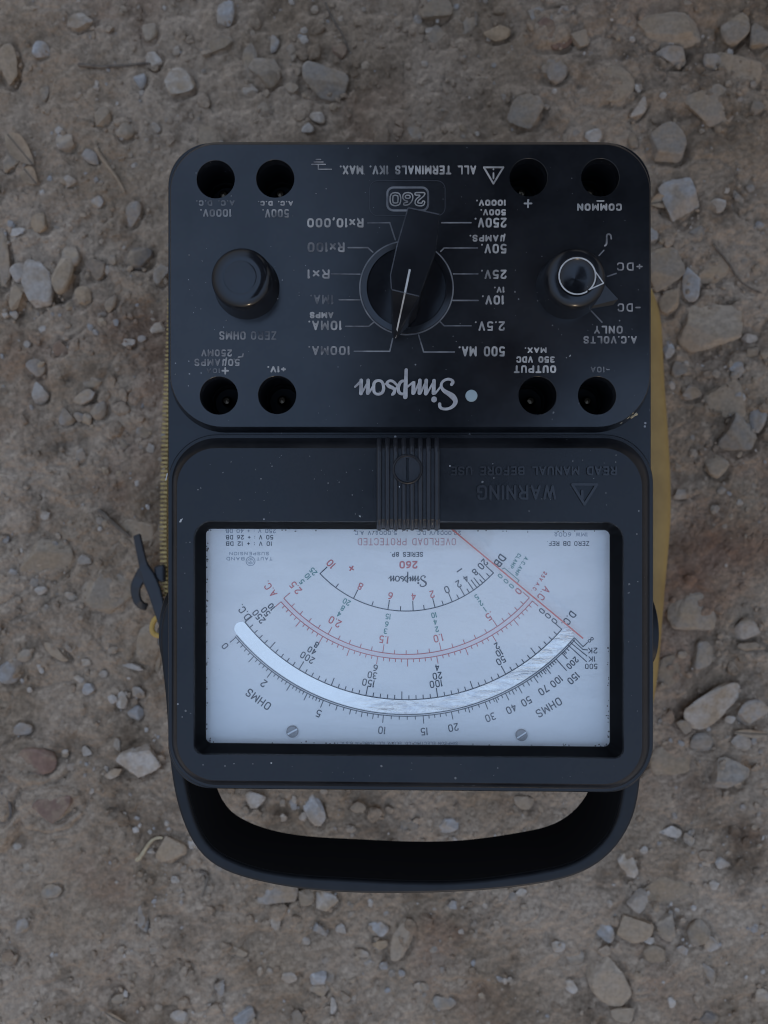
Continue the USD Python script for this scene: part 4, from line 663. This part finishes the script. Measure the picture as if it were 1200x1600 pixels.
idx = np.arange(n0 * n1).reshape(n0, n1)
gf = np.stack([idx[:-1, :-1], idx[1:, :-1], idx[1:, 1:], idx[:-1, 1:]], -1).reshape(-1, 4)
gp = put('ground', (np.column_stack([GX.ravel(), GY.ravel(), GZ.ravel()]), gf), 'dirt', smooth=True)
tag(stage.GetPrimAtPath(gp), 'brown trodden dirt with small stones pressed into it', 'ground', kind='structure')
groups = {}
for it in items: groups.setdefault(it['base'], []).append(it)
ORD = ['first', 'second', 'third', 'fourth', 'fifth', 'sixth', 'seventh', 'eighth', 'ninth']
for b, g in groups.items():
    g.sort(key=lambda i: i['y'])
    for k, i in enumerate(g):
        i['label'] = b if len(g) == 1 else b + (f', {ORD[k]} one down' if len(g) > 2 else (', the upper of two' if k == 0 else ', the lower of two'))
k0 = CAM / F
for n_, it in enumerate(items):
    big = max(it['w'], it['h']); zc_ = 0.002
    c = px_ground(it['x'], it['y'], zc_); s_ = (CAM - zc_) / F; w, h = it['w'] * s_ * .97, it['h'] * s_ * .97
    dz = min(w, h) * (.40 if it['f'] else .58)
    m = stone_mesh(w, h, dz, 1000 + n_ * 7, n=4 if big > 55 else 3, rough=.07 if big > 40 else .04, planes=8 if big > 25 else 10)
    R = trimesh.transformations.euler_matrix(rng.normal(0, .10), rng.normal(0, .10), -math.radians(it['a'])); m.apply_transform(R)
    z0 = gz(*c); m.apply_translation((0, 0, dz * (-.33 if it['f'] else rng.uniform(-.24, .0))))
    p = numbered('/World', 'stone')
    loc = np.array([c[0], c[1], z0])
    usdkit.mesh(stage, p, m, '/World/Looks/stone_' + ('dusty_' if it['f'] or rng.random() < .6 else '') + it['t'], smooth=22 if big > 22 else 35)
    pr = stage.GetPrimAtPath(p); UsdGeom.Xformable(pr).AddTranslateOp().Set(Gf.Vec3d(*map(float, loc)))
    tag(pr, SPECIAL.get((int(it['x']), int(it['y'])), it['label']), 'stone', 'stones lying in the dirt')

# ------------------------------------------------------------------ grit: too many to count
def scatter(name, n, lo, hi, mats, label, cat, seed, sub=1, flat_=.7, clump=True):
    r = np.random.default_rng(seed); per = {m_: [] for m_ in mats}
    xs, ys = r.uniform(-.19, .19, n * 3), r.uniform(-.24, .24, n * 3)
    if clump:
        keep = meshkit.fbm(np.stack([xs * 28, ys * 28, np.zeros_like(xs)], -1), 3, seed) > r.uniform(.30, .72, n * 3); xs, ys = xs[keep], ys[keep]
    xs, ys = xs[:n], ys[:n]; zs = height(xs, ys); ico = trimesh.creation.icosphere(sub, 1.0)
    for x, y, z in zip(xs, ys, zs):
        s_ = lo * (hi / lo) ** (r.random() ** 2.2); sc = np.array([1, r.uniform(.6, 1), r.uniform(.5, .8) * flat_]) * s_ / 2
        v = ico.vertices * (1 + r.normal(0, .13, (len(ico.vertices), 1))) * sc; a = r.uniform(0, 6.28); ca, sa = math.cos(a), math.sin(a)
        v = np.column_stack([v[:, 0] * ca - v[:, 1] * sa + x, v[:, 0] * sa + v[:, 1] * ca + y, v[:, 2] + z + sc[2] * .3])
        per[mats[r.integers(len(mats))]].append(v)
    for m_, vs in per.items():
        f = np.vstack([ico.faces + k * len(ico.vertices) for k in range(len(vs))])
        p = put(name, trimesh.Trimesh(np.vstack(vs), f, process=False), m_, '/World', 25 if name == 'grit' else 50)
        tag(stage.GetPrimAtPath(p), label + (' dusty' if 'dusty' in m_ else '') + ' ' + TONES[m_[-1]][0] + ' in tone' if m_.startswith('stone') else label, cat, kind='stuff')
scatter('grit', 3600, .0006, .0040, ['stone_p', 'stone_b', 'stone_g', 'stone_dusty_t', 'stone_dusty_g'], 'fine loose grit strewn over the dirt,', 'grit', 11, sub=1)
scatter('dirt_crumbs', 9000, .0004, .0030, ['dirt'], 'loose crumbs of brown earth on the ground', 'dirt', 12, sub=1)

rc = np.random.default_rng(21); clods = []
xs, ys = rc.uniform(-.18, .18, 3000), rc.uniform(-.23, .23, 3000); keep = meshkit.fbm(np.stack([xs * 22, ys * 22, np.zeros_like(xs)], -1), 3, 21) > rc.uniform(.38, .68, 3000); xs, ys = xs[keep][:700], ys[keep][:700]
for k, (x, y, z) in enumerate(zip(xs, ys, height(xs, ys))):
    s_ = .0016 * (5.0 ** (rc.random() ** 1.7)); m = stone_mesh(s_, s_ * rc.uniform(.6, 1), s_ * rc.uniform(.35, .6), 5000 + k % 60, n=2, rough=.22); m.apply_transform(trimesh.transformations.euler_matrix(rc.normal(0, .25), rc.normal(0, .25), rc.uniform(0, 6.28))); m.apply_translation((x, y, z)); clods.append(m)
tag(stage.GetPrimAtPath(put('dirt_clods', merge(clods), 'dirt', '/World', 40)), 'small brown clods of dry earth bedded in the ground', 'dirt', kind='stuff')

# ------------------------------------------------------------------ dry leaves and twigs
def leaf(px0, px1, w, curl, label, mat='leaf'):
    a2, b2 = px_ground(*px0), px_ground(*px1); d_ = b2 - a2; L = np.linalg.norm(d_); e = d_ / L; n = np.array([-e[1], e[0]]); W = w * k0 / 2
    z0 = gz(*((a2 + b2) / 2)); v, f = [], []; NU, NV = 16, 6
    for i in range(NU + 1):
        t = i / NU; hw = W * (math.sin(math.pi * min(1, t * .94 + .05)) ** .75)
        for j in range(NV + 1):
            u = j / NV * 2 - 1; q = a2 + d_ * t + n * (u * hw + .08 * W * math.sin(7 * t)); v.append([q[0] - a2[0], q[1] - a2[1], .0016 + curl * (u * u) * hw + .10 * L * math.sin(math.pi * t) * .5])
    for i in range(NU):
        for j in range(NV):
            k = i * (NV + 1) + j; f.append([k, k + NV + 1, k + NV + 2, k + 1])
    v = np.array(v); f = np.array(f); n1_ = len(v); v2 = np.vstack([v, v - [0, 0, .00018]]); f2 = np.vstack([f, f[:, ::-1] + n1_])
    bl = [i * (NV + 1) for i in range(NU + 1)] + [NU * (NV + 1) + j for j in range(1, NV + 1)] + [i * (NV + 1) + NV for i in range(NU - 1, -1, -1)] + list(range(NV - 1, 0, -1))
    f2 = np.vstack([f2, [[bl[i], bl[(i + 1) % len(bl)], bl[(i + 1) % len(bl)] + n1_, bl[i] + n1_] for i in range(len(bl))]])
    p, o = thing('dry_leaf', label, 'leaf', (a2[0], a2[1], z0)); m = (v2, f2)
    put('blade', m, mat, p, 50)
    put('midrib', capsule_chain([np.array([*(a2 + d_ * t - a2), .0017 + .05 * L * math.sin(math.pi * t)]) for t in np.linspace(.02, .98, 9)], .00022), 'twig', p, 60)
leaf((16, 214), (56, 262), 30, .35, 'tan dry leaf curled up at the left edge, upper of the two left ones')
leaf((42, 268), (62, 292), 24, .5, 'small folded tan leaf just below the curled one at the left edge')
leaf((1014, 322), (1040, 318), 22, .5, 'orange brown dry leaf against the right side of the control panel')
leaf((1150, 1146), (1204, 1149), 12, .3, 'narrow orange brown leaf at the right edge beside the grey stones')
leaf((172, 1572), (206, 1590), 12, .3, 'narrow tan leaf sliver near the bottom left corner')
def twig(pts, w, label, mat='twig'):
    q = spline([(*p, 0) for p in pts], 14); xy = np.array([px_ground(a, b) for a, b, _ in q]); z = height(xy[:, 0], xy[:, 1]) + .0009; r = w * k0 / 2
    o = np.array([xy[0, 0], xy[0, 1], z[0]]); p = numbered('/World', 'twig'); m = capsule_chain([np.array([x, y, zz_]) - o for (x, y), zz_ in zip(xy, z)], [r * (1 - .45 * i / 13) for i in range(14)])
    usdkit.mesh(stage, p, m, '/World/Looks/' + mat, smooth=60); pr = stage.GetPrimAtPath(p); UsdGeom.Xformable(pr).AddTranslateOp().Set(Gf.Vec3d(*map(float, o))); tag(pr, label, 'twig')
twig([(124, 101), (160, 103), (200, 102), (234, 99)], 6, 'thin dark twig lying level between pebbles above the upper left jacks')
twig([(152, 235), (165, 255), (180, 275), (194, 300)], 7, 'pale reddish stem slanting beside the bluish pebble above left of the panel', 'leaf')
twig([(218, 1338), (233, 1318), (244, 1306), (256, 1304)], 7, 'pale bent straw left of the handle, next to a tan stone', 'straw')
twig([(1112, 385), (1140, 420), (1165, 445), (1188, 458)], 4, 'thin dark root running slantwise near the right edge')
twig([(508, 0), (520, 25), (534, 50), (545, 75)], 4, 'thin dark root running down from the top edge above the control panel')
twig([(313, 1362), (322, 1362), (323, 1378), (318, 1396)], 5, 'short dark hooked twig below the left bend of the handle')
twig([(161, 799), (178, 815), (192, 828), (205, 838)], 9, 'brown stick lying in a groove just above the black pull tab')
# ------------------------------------------------------------------ the photographer, crouching just beyond the top edge: the glossy panel mirrors the dark clothes and the phone
look('skin', (0.40, 0.25, 0.18), 0.5, noise=60, amt=0.5, color2=(0.33, 0.19, 0.14))
look('jacket', (0.014, 0.015, 0.019), 0.85, bump=0.3, bscale=500)
look('trousers', (0.020, 0.022, 0.030), 0.9, bump=0.3, bscale=600)
look('hair', (0.018, 0.013, 0.010), 0.6, bump=0.5, bscale=300)
look('shoe', (0.03, 0.028, 0.026), 0.6)
look('phone_shell', (0.02, 0.021, 0.024), 0.25)
look('eye', (0.05, 0.035, 0.025), 0.2)
def blend(bones, edge, it=8, extra=()):
    M = m3.Manifold()
    for pts, rs in bones:
        for i in range(len(pts) - 1): M = M + m3.Manifold.hull_points(np.vstack([sph(pts[i], rs[i], 2), sph(pts[i + 1], rs[i + 1], 2)]))
    for e_ in extra: M = M + e_
    m = back(M.refine_to_length(edge)); m.merge_vertices(); trimesh.smoothing.filter_taubin(m, lamb=.5, nu=.53, iterations=it); return m
HD = np.array([.165, .235, 1.02])                           # head centre
hips, chest, neck = (.22, .66, .40), (.20, .47, .76), (.178, .345, .91)
arms = []; fingers = []
for sx, sh, el, wr in ((-1, (.03, .44, .84), (-.005, .46, .57), (.045, .300, .565)), (1, (.37, .44, .84), (.36, .24, .58), (.118, .135, .385))):
    arms.append([(.20, .44, .82), sh, el, wr]); px_ = -.0150 if sx < 0 else .0630      # the phone edge this hand holds
    if sx < 0:                                              # this hand rests on the knee, fingers hanging over it
        fingers.append(([np.array(wr), np.array([.050, .262, .560]), np.array([.052, .238, .545])], [.026, .021, .017]))
        for k, dx in enumerate((-.024, -.008, .008, .024)):
            L = (.8, .95, 1.0, .88)[k]; b_ = np.array([.052 + dx * .8, .240, .546]); fingers.append(([b_, b_ + [dx * .2, -.034 * L, -.012], b_ + [dx * .25, -.052 * L, -.034], b_ + [dx * .25, -.054 * L, -.056]], [.0100, .0090, .0080, .0070]))
        fingers.append(([np.array([.060, .272, .556]), np.array([.090, .252, .548]), np.array([.104, .228, .534])], [.0125, .0105, .0088])); continue
    palm = [np.array(wr), np.array([px_ + sx * .026, .095, .350]), np.array([px_ + sx * .020, .060, .338])]; fingers.append((palm, [.026, .021, .017]))
    for k, (y, L) in enumerate(((.098, .9), (.080, 1.0), (.062, .95), (.046, .8))):           # four fingers curl under the long edge
        b = np.array([px_ + sx * .020, y, .342]); fingers.append(([b, np.array([px_ + sx * .0150, y - .004, .322]), np.array([px_ + sx * (.0100 - .006 * L), y - .006, .3065]), np.array([px_ - sx * .006 * L, y - .006, .3050])] if y > .075 else [b, np.array([px_ + sx * .0140, y - .003, .330]), np.array([px_ + sx * .0100, y - .005, .318]), np.array([px_ + sx * .0095, y - .008, .314])], [.0098, .0088, .0078, .0068]))
    fingers.append(([np.array([px_ + sx * .020, .092, .352]), np.array([px_ + sx * .006, .080, .345]), np.array([px_ - sx * .012, .066, .336])], [.0120, .0100, .0085]))   # thumb over the screen side
legs = [[(hips[0] + .09 * sx, .65, .40), (.225 + .185 * sx, .33, .48), (.22 + .16 * sx, .56, .09)] for sx in (-1, 1)]
TI = np.array([[1, 0, 0], [0, math.cos(.6), -math.sin(.6)], [0, math.sin(.6), math.cos(.6)]])       # the head is bent down towards the phone
def hd(*o): return tuple(HD + TI @ np.array(o, float))
head = [([hd(0, .015, .030), hd(0, -.012, .028)], [.078, .074]), ([hd(0, -.012, .02), hd(0, -.046, -.058)], [.070, .040]), ([hd(0, .03, -.03), neck], [.056, .056]), ([hd(0, -.078, .004), hd(0, -.096, -.030)], [.007, .011])]
head += [([hd(.073 * s_, .0, -.005), hd(.075 * s_, .006, .025)], [.010, .014]) for s_ in (-1, 1)] + [([hd(-.018, -.077, -.062), hd(.018, -.077, -.062)], [.007, .007])]
hand_m = m3.Manifold()
for pts, rs in fingers:
    for i in range(len(pts) - 1): hand_m = hand_m + m3.Manifold.hull_points(np.vstack([sph(pts[i], rs[i], 2), sph(pts[i + 1], rs[i + 1], 2)]))
hand_m = hand_m.refine_to_length(.0035)
PP, PO = thing('person', 'person in dark jacket crouching beyond the top edge, holding a phone above the multimeter', 'person', (.22, .56, 0))
body_m = blend([([hips, (.21, .58, .55), chest, neck], [.15, .135, .15, .065])] + [(a, [.11, .062, .044, .030]) for a in arms] + [(l, [.095, .062, .045]) for l in legs] + head, .014, 6, [hand_m])
BD = put('body', body_m, 'skin', PP, True, PO)
put('jacket', blend([([(.22, .655, .45), (.21, .58, .56), chest, (.184, .375, .885)], [.17, .155, .168, .088])] + [(a[:3] + [tuple(np.array(a[2]) + .9 * (np.array(a[3]) - a[2]))], [.125, .082, .062, .047]) for a in arms], .016, 8), 'jacket', PP, True, PO)
put('trousers', blend([([(.22, .67, .38), (.22, .66, .43)], [.165, .165])] + [(l[:2] + [tuple(np.array(l[1]) + .93 * (np.array(l[2]) - l[1]))], [.115, .082, .064]) for l in legs], .018, 8), 'trousers', PP, True, PO)
for s_ in (-1, 1): put('shoe', blend([([(.22 + .16 * s_, .60, .050), (.22 + .165 * s_, .47, .042), (.22 + .17 * s_, .40, .034)], [.046, .046, .032])], .012, 6), 'shoe', PP, True, PO)
put('hair', blend([([hd(0, .030, .040), hd(0, .0, .052)], [.082, .078]), ([hd(0, .035, .03), hd(0, .05, -.03)], [.080, .062])], .010, 5), 'hair', PP, True, PO)
for s_ in (-1, 1): put('eye', trimesh.Trimesh(*(lambda m: (m.vertices + np.array(hd(.030 * s_, -.071, .008)), m.faces))(trimesh.creation.icosphere(2, .0095)), process=False), 'eye', PP, True, PO)
FP, FO = thing('phone', 'dark phone held flat above the multimeter, out of the picture', 'phone', (.024, .060, .3125))
def rr_box(x0, x1, y0, y1, z0, z1, r, e):
    rings = []
    for z, k in ((z0, e), (z0 + e, 0), (z1 - e, 0), (z1, e)):
        q = rrect(x0 + k, x1 - k, y0 + k, y1 - k, r - k * .6, 8); rings.append(np.column_stack([q, np.full(len(q), z)]))
    return loft(rings)
put('phone_body', rr_box(-.0150, .0630, -.022, .142, .3125, .3205, .009, .0016), 'phone_shell', FP, 30, FO)
put('screen', rr_box(-.0130, .0610, -.019, .139, .3202, .3208, .007, .0002), 'phone_shell', FP, 30, FO)
put('camera_lens', lathe((0, 0), [(.0045, .3112), (.0045, .3126)], 32), 'phone_shell', FP, 30, FO)
